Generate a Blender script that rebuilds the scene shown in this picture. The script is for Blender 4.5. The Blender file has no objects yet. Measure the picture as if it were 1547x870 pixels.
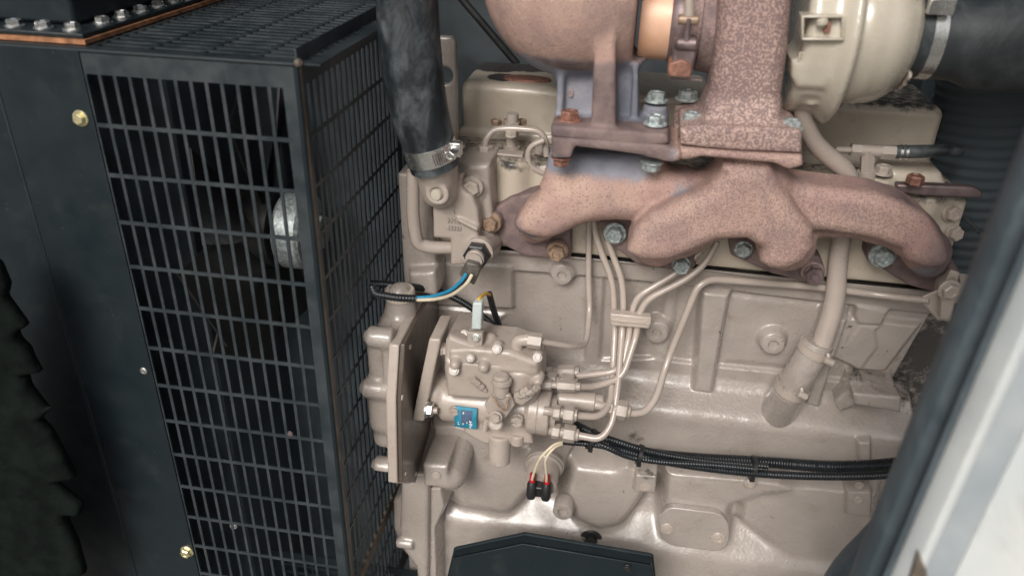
import bpy, math, random
import numpy as np
from mathutils import Vector, Matrix
R_ = math.radians
random.seed(7); rng = np.random.default_rng(7)
scene = bpy.context.scene
col = scene.collection

# ------------------------------------------------------------------ camera
# photograph frame is 1547 x 870; world: X along the engine, Y away from the door, Z up, metres
F_PX, CX, CY = 1203.0, 773.5, 435.0
_down = np.array([-63.0, 2195.0, F_PX]); _vd = _down.copy(); _down /= np.linalg.norm(_down)
_yd = np.array([227.5, 0.0, F_PX]); _yd[1] = -(_vd[0]*_yd[0] + _vd[2]*_yd[2]) / _vd[1]
_yd /= np.linalg.norm(_yd)
_xd = np.cross(_yd, -_down)
RC = np.array([_xd, _yd, -_down])
CAM = -1.0 * (RC @ np.array([0, 0, 1.0]))
cd = bpy.data.cameras.new('camera'); cam = bpy.data.objects.new('camera', cd); col.objects.link(cam)
_r = RC @ np.array([1, 0, 0]); _u = RC @ np.array([0, -1, 0]); _b = RC @ np.array([0, 0, -1])
cam.matrix_world = Matrix(((_r[0], _u[0], _b[0], CAM[0]), (_r[1], _u[1], _b[1], CAM[1]), (_r[2], _u[2], _b[2], CAM[2]), (0, 0, 0, 1)))
cd.sensor_width = 36; cd.lens = F_PX/1547*36; cd.clip_start = 0.02; cd.clip_end = 500
cd.dof.use_dof = True; cd.dof.focus_distance = 0.93; cd.dof.aperture_fstop = 3.6
scene.camera = cam

# ------------------------------------------------------------------ sky, sun, exposure
SUN_EL, SUN_AZ = R_(38), R_(193)      # azimuth clockwise from +Y: the sun stands behind the camera, a little to its left
world = bpy.data.worlds.new('World'); scene.world = world; world.use_nodes = True
wn = world.node_tree; bgn = wn.nodes['Background']
sky = wn.nodes.new('ShaderNodeTexSky'); sky.sky_type = 'NISHITA'; sky.sun_disc = False
sky.sun_elevation = SUN_EL; sky.sun_rotation = SUN_AZ; sky.air_density = 1.0; sky.dust_density = 6.0; sky.ozone_density = 1.0
hs = wn.nodes.new('ShaderNodeHueSaturation'); hs.inputs['Saturation'].default_value = 0.45
wn.links.new(sky.outputs[0], hs.inputs['Color']); wn.links.new(hs.outputs[0], bgn.inputs['Color'])
bgn.inputs['Strength'].default_value = 0.13
sl = bpy.data.lights.new('sun', 'SUN'); sl.energy = 2.4; sl.angle = R_(20); sl.color = (1.0, 0.97, 0.93)
sun = bpy.data.objects.new('sun', sl); col.objects.link(sun)
sdir = Vector((math.sin(SUN_AZ)*math.cos(SUN_EL), math.cos(SUN_AZ)*math.cos(SUN_EL), math.sin(SUN_EL)))
sun.rotation_euler = sdir.to_track_quat('Z', 'Y').to_euler(); sun.location = sdir*5
vs = scene.view_settings; vs.view_transform = 'Standard'; vs.look = 'None'; vs.gamma = 1; vs.use_curve_mapping = False
vs.exposure = -0.33
scene.render.engine = 'CYCLES'
scene.cycles.max_bounces = 6; scene.cycles.diffuse_bounces = 3; scene.cycles.glossy_bounces = 3
scene.cycles.use_denoising = True
scene.cycles.sample_clamp_indirect = 4.0

# ------------------------------------------------------------------ picture measurements -> places
def W(px, py, Y):
    d = RC @ np.array([px-CX, py-CY, F_PX]); t = (Y-CAM[1])/d[1]
    return CAM + d*t
def onZ(px, py, Z0):
    d = RC @ np.array([px-CX, py-CY, F_PX]); t = (Z0-CAM[2])/d[2]; return CAM+d*t
def V(p): return Vector(tuple(float(c) for c in p))
def S(px, py, Y):                     # metres per photograph pixel at that place
    return float((RC.T @ (W(px, py, Y)-CAM))[2])/F_PX

# ------------------------------------------------------------------ custom properties
def tag(o, label=None, cat=None, group=None, kind=None):
    if label: o['label'] = label
    if cat: o['category'] = cat
    if group: o['group'] = group
    if kind: o['kind'] = kind
    return o
def empty(name, loc, label=None, cat=None, parent=None, group=None):
    o = bpy.data.objects.new(name, None); col.objects.link(o); o.location = loc
    o.empty_display_size = 0.05
    if parent:
        o.parent = parent; o.location = V(loc)-parent_origin(parent)
    return tag(o, label, cat, group)
def parent_origin(p):
    v = Vector((0, 0, 0))
    while p is not None:
        v = v + p.location; p = p.parent
    return v
def link(name, me, mat, parent=None, label=None):
    o = bpy.data.objects.new(name, me); col.objects.link(o)
    if mat is not None and not me.materials: me.materials.append(mat)
    if parent is not None:
        o.parent = parent; o.location = -parent_origin(parent)      # mesh coordinates are world coordinates
    if label: o['label'] = label
    return o
def mesh(name, v, f, smooth=True, sharp=None):
    me = bpy.data.meshes.new(name)
    me.from_pydata([tuple(map(float, p)) for p in v], [], [tuple(map(int, q)) for q in f]); me.validate()
    if smooth:
        me.polygons.foreach_set('use_smooth', [True]*len(me.polygons))
        if sharp: me.set_sharp_from_angle(angle=R_(sharp))
    me.update()
    return me

class MB:                              # collects shapes into one mesh
    def __init__(s): s.v = []; s.f = []
    def add(s, v, f):
        n = len(s.v); s.v += [tuple(map(float, p)) for p in v]; s.f += [tuple(i+n for i in q) for q in f]; return s
    def build(s, name, mat, parent=None, smooth=True, sharp=35, label=None, bevel=0.0):
        me = mesh(name, s.v, s.f, smooth, sharp)
        o = link(name, me, mat, parent, label)
        if bevel:
            m = o.modifiers.new('bevel', 'BEVEL'); m.width = bevel; m.segments = 2; m.limit_method = 'ANGLE'; m.angle_limit = R_(35)
            m.harden_normals = False
        return o

def smooth_path(pts, rad, n=6, frac=0.48):
    """polyline with rounded corners; rad is the length cut from each side of a corner"""
    P = [np.array(p, float) for p in pts]
    if len(P) < 3: return P
    out = [P[0]]
    for i in range(1, len(P)-1):
        a, b, c = P[i-1], P[i], P[i+1]
        la, lc = np.linalg.norm((a-b)[:3]), np.linalg.norm((c-b)[:3])
        r = min(rad, la*frac, lc*frac)
        p0 = b+(a-b)*r/la; p2 = b+(c-b)*r/lc
        for k in range(n+1):
            t = k/n; out.append((1-t)**2*p0+2*t*(1-t)*b+t*t*p2)
    out.append(P[-1]); return out
def resample(P, step):
    P = np.array(P); seg = np.linalg.norm(np.diff(P[:, :3], axis=0), axis=1); s = np.concatenate([[0], np.cumsum(seg)])
    n = max(2, int(s[-1]/step)+1); t = np.linspace(0, s[-1], n)
    return np.stack([np.interp(t, s, P[:, k]) for k in range(P.shape[1])], 1)
def sweep(P, seg=14, corr=0.0, corr_len=0.004, cap=True):
    """P: rows of x,y,z,r"""
    P = np.array(P, float); n = len(P); v = []; f = []
    T = np.zeros((n, 3)); T[1:-1] = P[2:, :3]-P[:-2, :3]; T[0] = P[1, :3]-P[0, :3]; T[-1] = P[-1, :3]-P[-2, :3]
    T /= np.maximum(np.linalg.norm(T, axis=1), 1e-9)[:, None]
    up = np.array([0, 0, 1.0]) if abs(T[0][2]) < 0.9 else np.array([1.0, 0, 0])
    N = np.cross(T[0], up); N /= np.linalg.norm(N)
    a = np.linspace(0, 2*math.pi, seg, endpoint=False)
    s = 0
    for i in range(n):
        if i: s += np.linalg.norm(P[i, :3]-P[i-1, :3])
        N = N-T[i]*np.dot(N, T[i]); N /= max(np.linalg.norm(N), 1e-9); B = np.cross(T[i], N)
        r = P[i, 3]
        if corr: r = r*(1-corr*(0.5+0.5*math.cos(2*math.pi*s/corr_len)))
        for t in a: v.append(P[i, :3]+r*(math.cos(t)*N+math.sin(t)*B))
    for i in range(n-1):
        for k in range(seg):
            k2 = (k+1) % seg
            f.append((i*seg+k, i*seg+k2, (i+1)*seg+k2, (i+1)*seg+k))
    if cap:
        f.append(tuple(reversed(range(seg)))); f.append(tuple((n-1)*seg+k for k in range(seg)))
    return v, f
def pipe_pts(pts, rad=0.03, frac=0.48):
    """pts rows (px, py, Y, r_px)"""
    rows = [np.append(W(p[0], p[1], p[2]), p[3]*S(p[0], p[1], p[2])) for p in pts]
    return smooth_path(rows, rad, 7, frac)
def pipe(name, pts, mat, parent=None, rad=0.03, seg=14, corr=0, corr_len=0.004, label=None, frac=0.48):
    P = pipe_pts(pts, rad, frac)
    if corr: P = resample(P, corr_len/4)
    v, f = sweep(P, seg, corr, corr_len)
    return MB().add(v, f).build(name, mat, parent, sharp=50, label=label)

def cylv(a, b, r, r2=None, seg=24, bev=0.0):
    a = np.array(a, float); b = np.array(b, float); r2 = r if r2 is None else r2
    L = np.linalg.norm(b-a); d = (b-a)/L
    if bev:
        bev = min(bev, L*0.45, r*0.6)
        rows = [np.append(a, r-bev), np.append(a+d*bev, r), np.append(b-d*bev, r2), np.append(b, r2-bev)]
    else: rows = [np.append(a, r), np.append(b, r2)]
    return sweep(rows, seg)
def lathe(c, axis, prof, seg=40):
    """prof rows (distance along the axis, radius)"""
    c = np.array(c, float); ax = np.array(axis, float); ax /= np.linalg.norm(ax)
    return sweep_dir([(c+ax*p[0], p[1]) for p in prof], ax, seg)
def sweep_dir(rows, ax, seg):
    up = np.array([0, 0, 1.0]) if abs(ax[2]) < 0.9 else np.array([1.0, 0, 0])
    N = np.cross(ax, up); N /= np.linalg.norm(N); B = np.cross(ax, N)
    v = []; f = []
    for c, r in rows:
        for k in range(seg):
            t = 2*math.pi*k/seg; v.append(c+max(r, 1e-5)*(math.cos(t)*N+math.sin(t)*B))
    for i in range(len(rows)-1):
        for k in range(seg):
            k2 = (k+1) % seg; f.append((i*seg+k, i*seg+k2, (i+1)*seg+k2, (i+1)*seg+k))
    f.append(tuple(reversed(range(seg)))); f.append(tuple((len(rows)-1)*seg+k for k in range(seg)))
    return v, f
def boxv(c, h, rot=None):
    v = []
    for x in (-1, 1):
        for y in (-1, 1):
            for z in (-1, 1):
                p = np.array([x*h[0], y*h[1], z*h[2]])
                if rot is not None: p = rot @ p
                v.append(np.array(c)+p)
    return v, [(0, 1, 3, 2), (4, 6, 7, 5), (0, 4, 5, 1), (2, 3, 7, 6), (0, 2, 6, 4), (1, 5, 7, 3)]
def box_lim(x0, x1, y0, y1, z0, z1):
    return boxv(((x0+x1)/2, (y0+y1)/2, (z0+z1)/2), ((x1-x0)/2, (y1-y0)/2, (z1-z0)/2))
def prismv(pts, Yf, depth):
    """outline traced at the front plane Y=Yf, extruded away from the camera by depth"""
    q = [W(p[0], p[1], Yf) for p in pts]
    ar = sum(q[i][0]*q[(i+1) % len(q)][2]-q[(i+1) % len(q)][0]*q[i][2] for i in range(len(q)))
    if ar > 0: q = q[::-1]
    n = len(q); v = [p for p in q]+[p+np.array([0, depth, 0]) for p in q]
    f = [tuple(reversed(range(n))), tuple(range(n, 2*n))]+[(i, (i+1) % n, n+(i+1) % n, n+i) for i in range(n)]
    return v, f
def ccw_prism(name, pts, Yf, depth, mat, parent=None, bevel=0.002, label=None):
    v, f = prismv(pts, Yf, depth)
    o = MB().add(v, f).build(name, mat, parent, smooth=True, sharp=35, label=label, bevel=bevel)
    return o

# ------------------------------------------------------------------ cast shapes: smooth unions turned into a mesh (surface nets)
class Cast:
    def __init__(s, lo, hi, h):
        s.h = h; s.lo = np.array(lo, float)
        s.n = np.ceil((np.array(hi)-s.lo)/h).astype(int)+1
        s.D = np.full(tuple(s.n), 0.05, np.float32)
        s.ax = [(s.lo[i]+np.arange(s.n[i])*h).astype(np.float32) for i in range(3)]
    def _sub(s, lo, hi, pad):
        sl = []
        for i in range(3):
            a = int(max(0, math.floor((lo[i]-pad-s.lo[i])/s.h))); b = int(min(s.n[i], math.ceil((hi[i]+pad-s.lo[i])/s.h)+1))
            if b <= a: return None
            sl.append(slice(a, b))
        return tuple(sl)
    def _mix(s, lo, hi, fn, k, cut=False):
        sl = s._sub(lo, hi, k+3*s.h)
        if sl is None: return s
        x = s.ax[0][sl[0]][:, None, None]; y = s.ax[1][sl[1]][None, :, None]; z = s.ax[2][sl[2]][None, None, :]
        d = np.broadcast_to(fn(x, y, z), s.D[sl].shape); D = s.D[sl]
        if cut: d = -d
        k = max(k, 1e-5)
        if cut:
            hh = np.clip(0.5-0.5*(D-d)/k, 0, 1); s.D[sl] = D*(1-hh)+d*hh+k*hh*(1-hh)
        else:
            hh = np.clip(0.5+0.5*(D-d)/k, 0, 1); s.D[sl] = D*(1-hh)+d*hh-k*hh*(1-hh)
        return s
    def cap(s, a, b, ra, rb=None, k=0.006, cut=False):
        a = np.array(a, float); b = np.array(b, float); rb = ra if rb is None else rb; rm = max(ra, rb)
        def fn(x, y, z):
            ba = b-a; t = ((x-a[0])*ba[0]+(y-a[1])*ba[1]+(z-a[2])*ba[2])/np.dot(ba, ba); t = np.clip(t, 0, 1)
            return np.sqrt((x-a[0]-t*ba[0])**2+(y-a[1]-t*ba[1])**2+(z-a[2]-t*ba[2])**2)-(ra+(rb-ra)*t)
        return s._mix(np.minimum(a, b)-rm, np.maximum(a, b)+rm, fn, k, cut)
    def chain(s, rows, k=0.008):
        rows = [np.array(r, float) for r in rows]
        for i in range(len(rows)-1): s.cap(rows[i][:3], rows[i+1][:3], rows[i][3], rows[i+1][3], k)
        return s
    def cyl(s, a, b, r, rnd=0.002, k=0.004, cut=False, r2=None):
        a = np.array(a, float); b = np.array(b, float); L = np.linalg.norm(b-a); u = (b-a)/L; r2 = r if r2 is None else r2
        def fn(x, y, z):
            t = (x-a[0])*u[0]+(y-a[1])*u[1]+(z-a[2])*u[2]
            q = np.sqrt(np.maximum((x-a[0])**2+(y-a[1])**2+(z-a[2])**2-t*t, 0))
            rr = r+(r2-r)*np.clip(t/L, 0, 1)
            dx = q-rr+rnd; dy = np.abs(t-L/2)-L/2+rnd
            return np.minimum(np.maximum(dx, dy), 0)+np.sqrt(np.maximum(dx, 0)**2+np.maximum(dy, 0)**2)-rnd
        rm = max(r, r2)
        return s._mix(np.minimum(a, b)-rm, np.maximum(a, b)+rm, fn, k, cut)
    def box(s, c, h, rnd=0.003, k=0.004, cut=False, rot=None):
        c = np.array(c, float); h = np.array(h, float); e = np.linalg.norm(h) if rot is not None else h
        def fn(x, y, z):
            X, Y, Z = x-c[0], y-c[1], z-c[2]
            if rot is not None:
                X, Y, Z = (rot[0][0]*X+rot[1][0]*Y+rot[2][0]*Z, rot[0][1]*X+rot[1][1]*Y+rot[2][1]*Z, rot[0][2]*X+rot[1][2]*Y+rot[2][2]*Z)
            qx = np.abs(X)-h[0]+rnd; qy = np.abs(Y)-h[1]+rnd; qz = np.abs(Z)-h[2]+rnd
            return np.sqrt(np.maximum(qx, 0)**2+np.maximum(qy, 0)**2+np.maximum(qz, 0)**2)+np.minimum(np.maximum(qx, np.maximum(qy, qz)), 0)-rnd
        return s._mix(c-e, c+e, fn, k, cut)
    def ell(s, c, r, k=0.006, cut=False):
        c = np.array(c, float); r = np.array(r, float)
        def fn(x, y, z):
            q = np.sqrt(((x-c[0])/r[0])**2+((y-c[1])/r[1])**2+((z-c[2])/r[2])**2)
            return (q-1)*r.min()
        return s._mix(c-r, c+r, fn, k, cut)
    def poly(s, pts, Yf, Yb, rnd=0.003, k=0.004, cut=False):
        q = np.array([W(p[0], p[1], Yf) for p in pts])[:, [0, 2]]
        def fn(x, y, z):
            d2 = polysd(q, x, z)+rnd
            dy = np.abs(y-(Yf+Yb)/2)-abs(Yb-Yf)/2+rnd
            return np.minimum(np.maximum(d2, dy), 0)+np.sqrt(np.maximum(d2, 0)**2+np.maximum(dy, 0)**2)-rnd
        lo = (q[:, 0].min(), min(Yf, Yb), q[:, 1].min()); hi = (q[:, 0].max(), max(Yf, Yb), q[:, 1].max())
        return s._mix(lo, hi, fn, k, cut)
    def mesh(s, name):
        D = s.D.copy()
        D[0] = D[-1] = 0.01; D[:, 0] = D[:, -1] = 0.01; D[:, :, 0] = D[:, :, -1] = 0.01
        ins = D < 0; nx, ny, nz = D.shape
        c = np.zeros((nx-1, ny-1, nz-1), np.int8)
        for i in (0, 1):
            for j in (0, 1):
                for k in (0, 1): c += ins[i:nx-1+i, j:ny-1+j, k:nz-1+k]
        act = (c > 0) & (c < 8); idx = np.full(act.shape, -1, np.int64); I = np.argwhere(act); idx[act] = np.arange(len(I))
        acc = np.zeros((len(I), 3)); cnt = np.zeros(len(I))
        cor = [(i, j, k) for i in (0, 1) for j in (0, 1) for k in (0, 1)]
        for a in cor:
            for ax in range(3):
                if a[ax]: continue
                b = list(a); b[ax] = 1
                da = D[I[:, 0]+a[0], I[:, 1]+a[1], I[:, 2]+a[2]]; db = D[I[:, 0]+b[0], I[:, 1]+b[1], I[:, 2]+b[2]]
                m = (da < 0) != (db < 0); t = np.where(m, da/np.where(m, da-db, 1), 0)
                p = np.array(a, float)[None, :].repeat(len(I), 0); p[:, ax] = t
                acc[m] += p[m]; cnt[m] += 1
        vert = s.lo+(I+acc/np.maximum(cnt, 1)[:, None])*s.h
        F = []
        for ax in range(3):
            o1, o2 = [(1, 2), (2, 0), (0, 1)][ax]
            A = ins; B = np.roll(ins, -1, ax); m = A != B
            sl = [slice(1, n-1) for n in D.shape]; sl[ax] = slice(0, D.shape[ax]-1)
            E = np.argwhere(m[tuple(sl)]); off = np.array([1, 1, 1]); off[ax] = 0; E = E+off
            if not len(E): continue
            e1 = np.zeros(3, int); e1[o1] = 1; e2 = np.zeros(3, int); e2[o2] = 1
            q = [idx[tuple((E-d).T)] for d in (e1+e2, e2, e1*0, e1)]
            q = np.stack(q, 1); inn = A[tuple(E.T)]
            q[~inn] = q[~inn][:, ::-1]
            F.append(q)
        F = np.concatenate(F)
        F = F[(F >= 0).all(1)]
        me = bpy.data.meshes.new(name)
        me.vertices.add(len(vert)); me.vertices.foreach_set('co', vert.astype(np.float32).ravel())
        me.loops.add(F.size); me.loops.foreach_set('vertex_index', F.astype(np.int32).ravel())
        me.polygons.add(len(F)); me.polygons.foreach_set('loop_start', np.arange(0, F.size, 4, dtype=np.int32))
        me.polygons.foreach_set('use_smooth', np.ones(len(F), bool))
        me.update(); me.validate()
        return me
    def build(s, name, mat, parent=None, label=None):
        return link(name, s.mesh(name), mat, parent, label)
def polysd(q, x, z):
    """signed distance to a closed outline, negative inside"""
    d = np.full(np.broadcast(x, z).shape, 1e9); sg = np.ones(d.shape)
    n = len(q)
    for i in range(n):
        a = q[i]; b = q[i-1]; ex, ez = b-a
        wx = x-a[0]; wz = z-a[1]
        t = np.clip((wx*ex+wz*ez)/max(ex*ex+ez*ez, 1e-12), 0, 1)
        d = np.minimum(d, (wx-ex*t)**2+(wz-ez*t)**2)
        c1 = z >= a[1]; c2 = z < b[1]; c3 = ex*wz > ez*wx
        flip = (c1 & c2 & c3) | (~c1 & ~c2 & ~c3)
        sg = np.where(flip, -sg, sg)
    return np.sqrt(d)*sg
def paint(me, name, fn):
    co = np.zeros(len(me.vertices)*3, np.float32); me.vertices.foreach_get('co', co); co = co.reshape(-1, 3)
    a = me.attributes.new(name, 'FLOAT', 'POINT'); a.data.foreach_set('value', np.clip(fn(co), 0, 1).astype(np.float32))
def nearp(co, p, r): return np.clip(1-np.sqrt(((co-p)**2).sum(1))/r, 0, 1)
def near(co, px, py, Y, r):            # 1 at a place, falling to 0 at r metres
    p = W(px, py, Y); d = np.sqrt(((co-p)**2).sum(1)); return np.clip(1-d/r, 0, 1)
# ------------------------------------------------------------------ materials
class NT:
    def __init__(s, name):
        s.m = bpy.data.materials.new(name); s.m.use_nodes = True; s.t = s.m.node_tree; s.b = s.t.nodes['Principled BSDF']
        s.tc = s.t.nodes.new('ShaderNodeNewGeometry').outputs['Position']
    def n(s, t, **k):
        o = s.t.nodes.new(t)
        for a, b in k.items(): setattr(o, a, b)
        return o
    def l(s, a, b): s.t.links.new(a, b)
    def noise(s, sc, det=4, rough=0.55, dist=0.0, vec=None):
        o = s.n('ShaderNodeTexNoise'); o.inputs['Scale'].default_value = sc; o.inputs['Detail'].default_value = det
        o.inputs['Roughness'].default_value = rough; o.inputs['Distortion'].default_value = dist
        s.l(vec or s.tc, o.inputs['Vector']); return o.outputs['Fac']
    def ramp(s, fac, a, b, lo=0.0, hi=1.0):
        o = s.n('ShaderNodeMapRange'); s.l(fac, o.inputs['Value'])
        for i, x in zip(('From Min', 'From Max', 'To Min', 'To Max'), (a, b, lo, hi)): o.inputs[i].default_value = x
        o.interpolation_type = 'SMOOTHSTEP'; return o.outputs['Result']
    def mix(s, fac, a, b):
        o = s.n('ShaderNodeMix', data_type='RGBA')
        if isinstance(fac, (int, float)): o.inputs[0].default_value = fac
        else: s.l(fac, o.inputs[0])
        for i, x in ((6, a), (7, b)):
            if isinstance(x, tuple): o.inputs[i].default_value = (*x, 1)
            else: s.l(x, o.inputs[i])
        return o.outputs[2]
    def math(s, op, a, b=0.0):
        o = s.n('ShaderNodeMath', operation=op)
        for i, x in ((0, a), (1, b)):
            if isinstance(x, (int, float)): o.inputs[i].default_value = x
            else: s.l(x, o.inputs[i])
        return o.outputs[0]
    def attr(s, name):
        o = s.n('ShaderNodeAttribute', attribute_name=name); return o.outputs['Fac']
    def bump(s, h, st, dist=0.001):
        o = s.n('ShaderNodeBump'); o.inputs['Strength'].default_value = st; o.inputs['Distance'].default_value = dist
        s.l(h, o.inputs['Height']); s.l(o.outputs[0], s.b.inputs['Normal'])
    def set(s, **k):
        for a, x in k.items():
            i = s.b.inputs[a.replace('_', ' ')]
            if isinstance(x, (int, float)): i.default_value = x
            elif isinstance(x, tuple): i.default_value = (*x, 1)
            else: s.l(x, i)
        return s.m

def beige_paint(name, base=(0.50, 0.425, 0.365), dirt=0.5, rough=0.36, bump=0.35, grime_attr=False, coat=0.5):
    n = NT(name)
    big = n.noise(9, 3, 0.5); mid = n.noise(60, 5, 0.65); fine = n.noise(700, 3, 0.6)
    c = n.mix(n.ramp(big, 0.3, 0.72), tuple(x*0.88 for x in base), tuple(min(1, x*1.07) for x in base))
    c = n.mix(n.math('MULTIPLY', n.ramp(mid, 0.5, 0.8), 0.45*dirt), c, (0.22, 0.16, 0.12))
    spots = n.ramp(n.noise(130, 2, 0.5, 1.5), 0.70, 0.76)
    c = n.mix(n.math('MULTIPLY', n.math('MULTIPLY', spots, n.ramp(n.noise(14, 2), 0.48, 0.62)), 0.85*dirt), c, (0.05, 0.035, 0.03))
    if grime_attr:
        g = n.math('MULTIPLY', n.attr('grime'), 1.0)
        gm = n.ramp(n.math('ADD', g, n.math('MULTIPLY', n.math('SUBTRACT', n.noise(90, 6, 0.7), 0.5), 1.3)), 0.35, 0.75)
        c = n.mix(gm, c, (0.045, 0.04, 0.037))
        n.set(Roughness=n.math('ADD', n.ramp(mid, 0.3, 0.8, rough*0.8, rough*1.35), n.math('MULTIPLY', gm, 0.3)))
    else: n.set(Roughness=n.ramp(mid, 0.3, 0.8, rough*0.8, rough*1.35))
    h = n.math('ADD', n.math('MULTIPLY', fine, 0.35), n.noise(230, 3, 0.5))
    n.bump(h, bump, 0.0008)
    return n.set(Base_Color=c, Coat_Weight=coat, Coat_Roughness=0.18)
M = {}
M['paint'] = beige_paint('beige_engine_paint', (0.45, 0.385, 0.335), 0.8)
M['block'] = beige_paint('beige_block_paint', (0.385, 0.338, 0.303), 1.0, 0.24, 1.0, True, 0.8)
M['pump'] = beige_paint('beige_pump_paint', (0.42, 0.36, 0.315), 1.4, 0.36, 0.3, coat=0.22)
M['pipe'] = beige_paint('beige_pipe_paint', (0.44, 0.375, 0.33), 0.7, 0.24, 0.06)
M['cover'] = beige_paint('valve_cover_paint', (0.56, 0.49, 0.40), 0.7, 0.42, 0.3, True)
M['turbo_paint'] = beige_paint('compressor_paint', (0.50, 0.455, 0.375), 0.3, 0.26, 0.1)
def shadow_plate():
    return beige_paint('shaded_plate_paint', (0.085, 0.064, 0.05), 0.5, 0.35, 0.2)  # engine paint darkened: the shade on the plate is put into its colour
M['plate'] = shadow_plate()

def rusty(name, speck=1.0, use_attr=True, spk=620, pink=(0.40, 0.255, 0.22), pale=(0.50, 0.345, 0.28)):
    n = NT(name)
    big = n.noise(13, 4, 0.6); sp = n.noise(spk, 2, 0.6, 0.3); sp2 = n.noise(spk*0.5, 3, 0.6, 0.6)
    c = n.mix(n.ramp(big, 0.35, 0.65), pink, pale)
    c = n.mix(n.ramp(n.noise(19, 5, 0.65, 0.5), 0.47, 0.68, 0, 0.6), c, (0.27, 0.185, 0.18))
    th = n.math('ADD', n.math('MULTIPLY', sp, 0.7), n.math('MULTIPLY', sp2, 0.3))
    dark = n.ramp(n.math('ADD', th, n.math('MULTIPLY', n.math('SUBTRACT', n.noise(22, 4, 0.6), 0.5), 0.4)), 0.50, 0.57)
    if use_attr:
        dk = n.attr('scale')           # patches where the dark oxide scale lies closer together
        dark = n.ramp(n.math('ADD', th, n.math('MULTIPLY', n.math('SUBTRACT', n.math('ADD', dk, n.math('MULTIPLY', big, 0.8)), 0.95), 0.16)), 0.50, 0.575)
        c = n.mix(n.math('MULTIPLY', dark, 0.62*speck), c, (0.17, 0.115, 0.115))
        bl = n.ramp(n.math('ADD', n.attr('blue'), n.math('MULTIPLY', n.math('SUBTRACT', n.noise(60, 5, 0.6), 0.5), 0.5)), 0.35, 0.75)
        c = n.mix(bl, c, n.mix(n.ramp(n.noise(30, 3), 0.35, 0.7), (0.17, 0.18, 0.22), (0.27, 0.27, 0.305)))
        br = n.ramp(n.math('ADD', n.attr('brown'), n.math('MULTIPLY', n.math('SUBTRACT', n.noise(50, 5, 0.6), 0.5), 0.5)), 0.35, 0.8)
        c = n.mix(br, c, n.mix(n.ramp(n.noise(45, 4), 0.35, 0.65), (0.14, 0.10, 0.10), (0.23, 0.165, 0.155)))
    else: c = n.mix(n.math('MULTIPLY', dark, 0.6*speck), c, (0.15, 0.10, 0.10))
    n.bump(n.math('ADD', n.noise(420, 4, 0.65), n.math('MULTIPLY', n.noise(160, 3), 0.6)), 0.75, 0.0011)
    return n.set(Base_Color=c, Roughness=0.72, Metallic=0.0)
M['manifold'] = rusty('heat_scaled_cast_iron')
M['trunk'] = rusty('speckled_cast_iron', 1.3, True, 470, (0.44, 0.30, 0.265), (0.53, 0.385, 0.33))
def plain(name, c, rough=0.5, metal=0.0, var=0.15, sc=40, bump=0.1, bsc=300, spec=0.5, c2=None, coat=0):
    n = NT(name); f = n.ramp(n.noise(sc, 5, 0.6), 0.3, 0.72)
    a = tuple(x*(1-var) for x in c); b = c2 or tuple(min(1, x*(1+var)) for x in c)
    if bump: n.bump(n.noise(bsc, 3, 0.6), bump, 0.001)
    return n.set(Base_Color=n.mix(f, a, b), Roughness=n.ramp(n.noise(sc*2, 4), 0.3, 0.7, rough*0.85, min(1, rough*1.2)), Metallic=metal, Specular_IOR_Level=spec, Coat_Weight=coat)
M['orange'] = plain('heat_orange_steel', (0.76, 0.44, 0.27), 0.45, 0.1, 0.1, 25, 0.08, 300, c2=(0.80, 0.52, 0.38))
M['hotsteel'] = plain('brown_heated_steel', (0.20, 0.15, 0.15), 0.45, 0.5, 0.3, 60)
M['rustbolt'] = plain('rusty_bolt', (0.30, 0.15, 0.11), 0.5, 0.4, 0.35, 200, 0.3)
M['zinc'] = plain('zinc_bolt', (0.36, 0.42, 0.42), 0.42, 0.45, 0.35, 260, 0.3, c2=(0.60, 0.66, 0.66))
M['tanbolt'] = plain('tan_bolt', (0.34, 0.24, 0.17), 0.4, 0.3, 0.3, 200, 0.2)
M['steel'] = plain('bright_steel', (0.75, 0.75, 0.73), 0.25, 0.95, 0.12, 120, 0.06)
M['yellowzinc'] = plain('yellow_zinc', (0.68, 0.62, 0.38), 0.3, 0.7, 0.25, 200, 0.1)
def black_sheet():
    n = NT('black_sheet_paint'); d = n.ramp(n.noise(26, 6, 0.7, 0.4), 0.52, 0.78)
    c = n.mix(n.math('MULTIPLY', d, 0.16), (0.010, 0.017, 0.021), (0.09, 0.085, 0.075))
    sc = n.ramp(n.noise(240, 2, 0.5, 2.0), 0.72, 0.78)
    c = n.mix(n.math('MULTIPLY', sc, 0.5), c, (0.20, 0.19, 0.17))
    n.bump(n.noise(120, 3), 0.08, 0.001)
    return n.set(Base_Color=c, Roughness=n.ramp(n.noise(30, 4), 0.3, 0.7, 0.36, 0.55), Specular_IOR_Level=0.35)
M['black'] = black_sheet()
M['grille'] = plain('black_grille_paint', (0.022, 0.033, 0.040), 0.4, 0, 0.3, 30, 0.05, 300, 0.6, c2=(0.040, 0.050, 0.056))
M['edge'] = plain('worn_sheet_edge', (0.16, 0.13, 0.10), 0.5, 0.2, 0.4, 60, 0.1, c2=(0.24, 0.20, 0.16))
def rubber(name, c, c2, rough):
    n = NT(name); st = n.n('ShaderNodeMapping'); n.l(n.tc, st.inputs[0]); st.inputs['Scale'].default_value = (1, 1, 0.6)
    f = n.ramp(n.noise(38, 6, 0.7, 0.6, st.outputs[0]), 0.38, 0.72)
    n.bump(n.math('ADD', n.noise(500, 3), n.noise(90, 4)), 0.25, 0.0008)
    return n.set(Base_Color=n.mix(f, c, c2), Roughness=n.ramp(f, 0, 1, rough, rough*1.35))
M['hose'] = rubber('dusty_black_rubber', (0.014, 0.018, 0.021), (0.10, 0.115, 0.122), 0.38)
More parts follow.
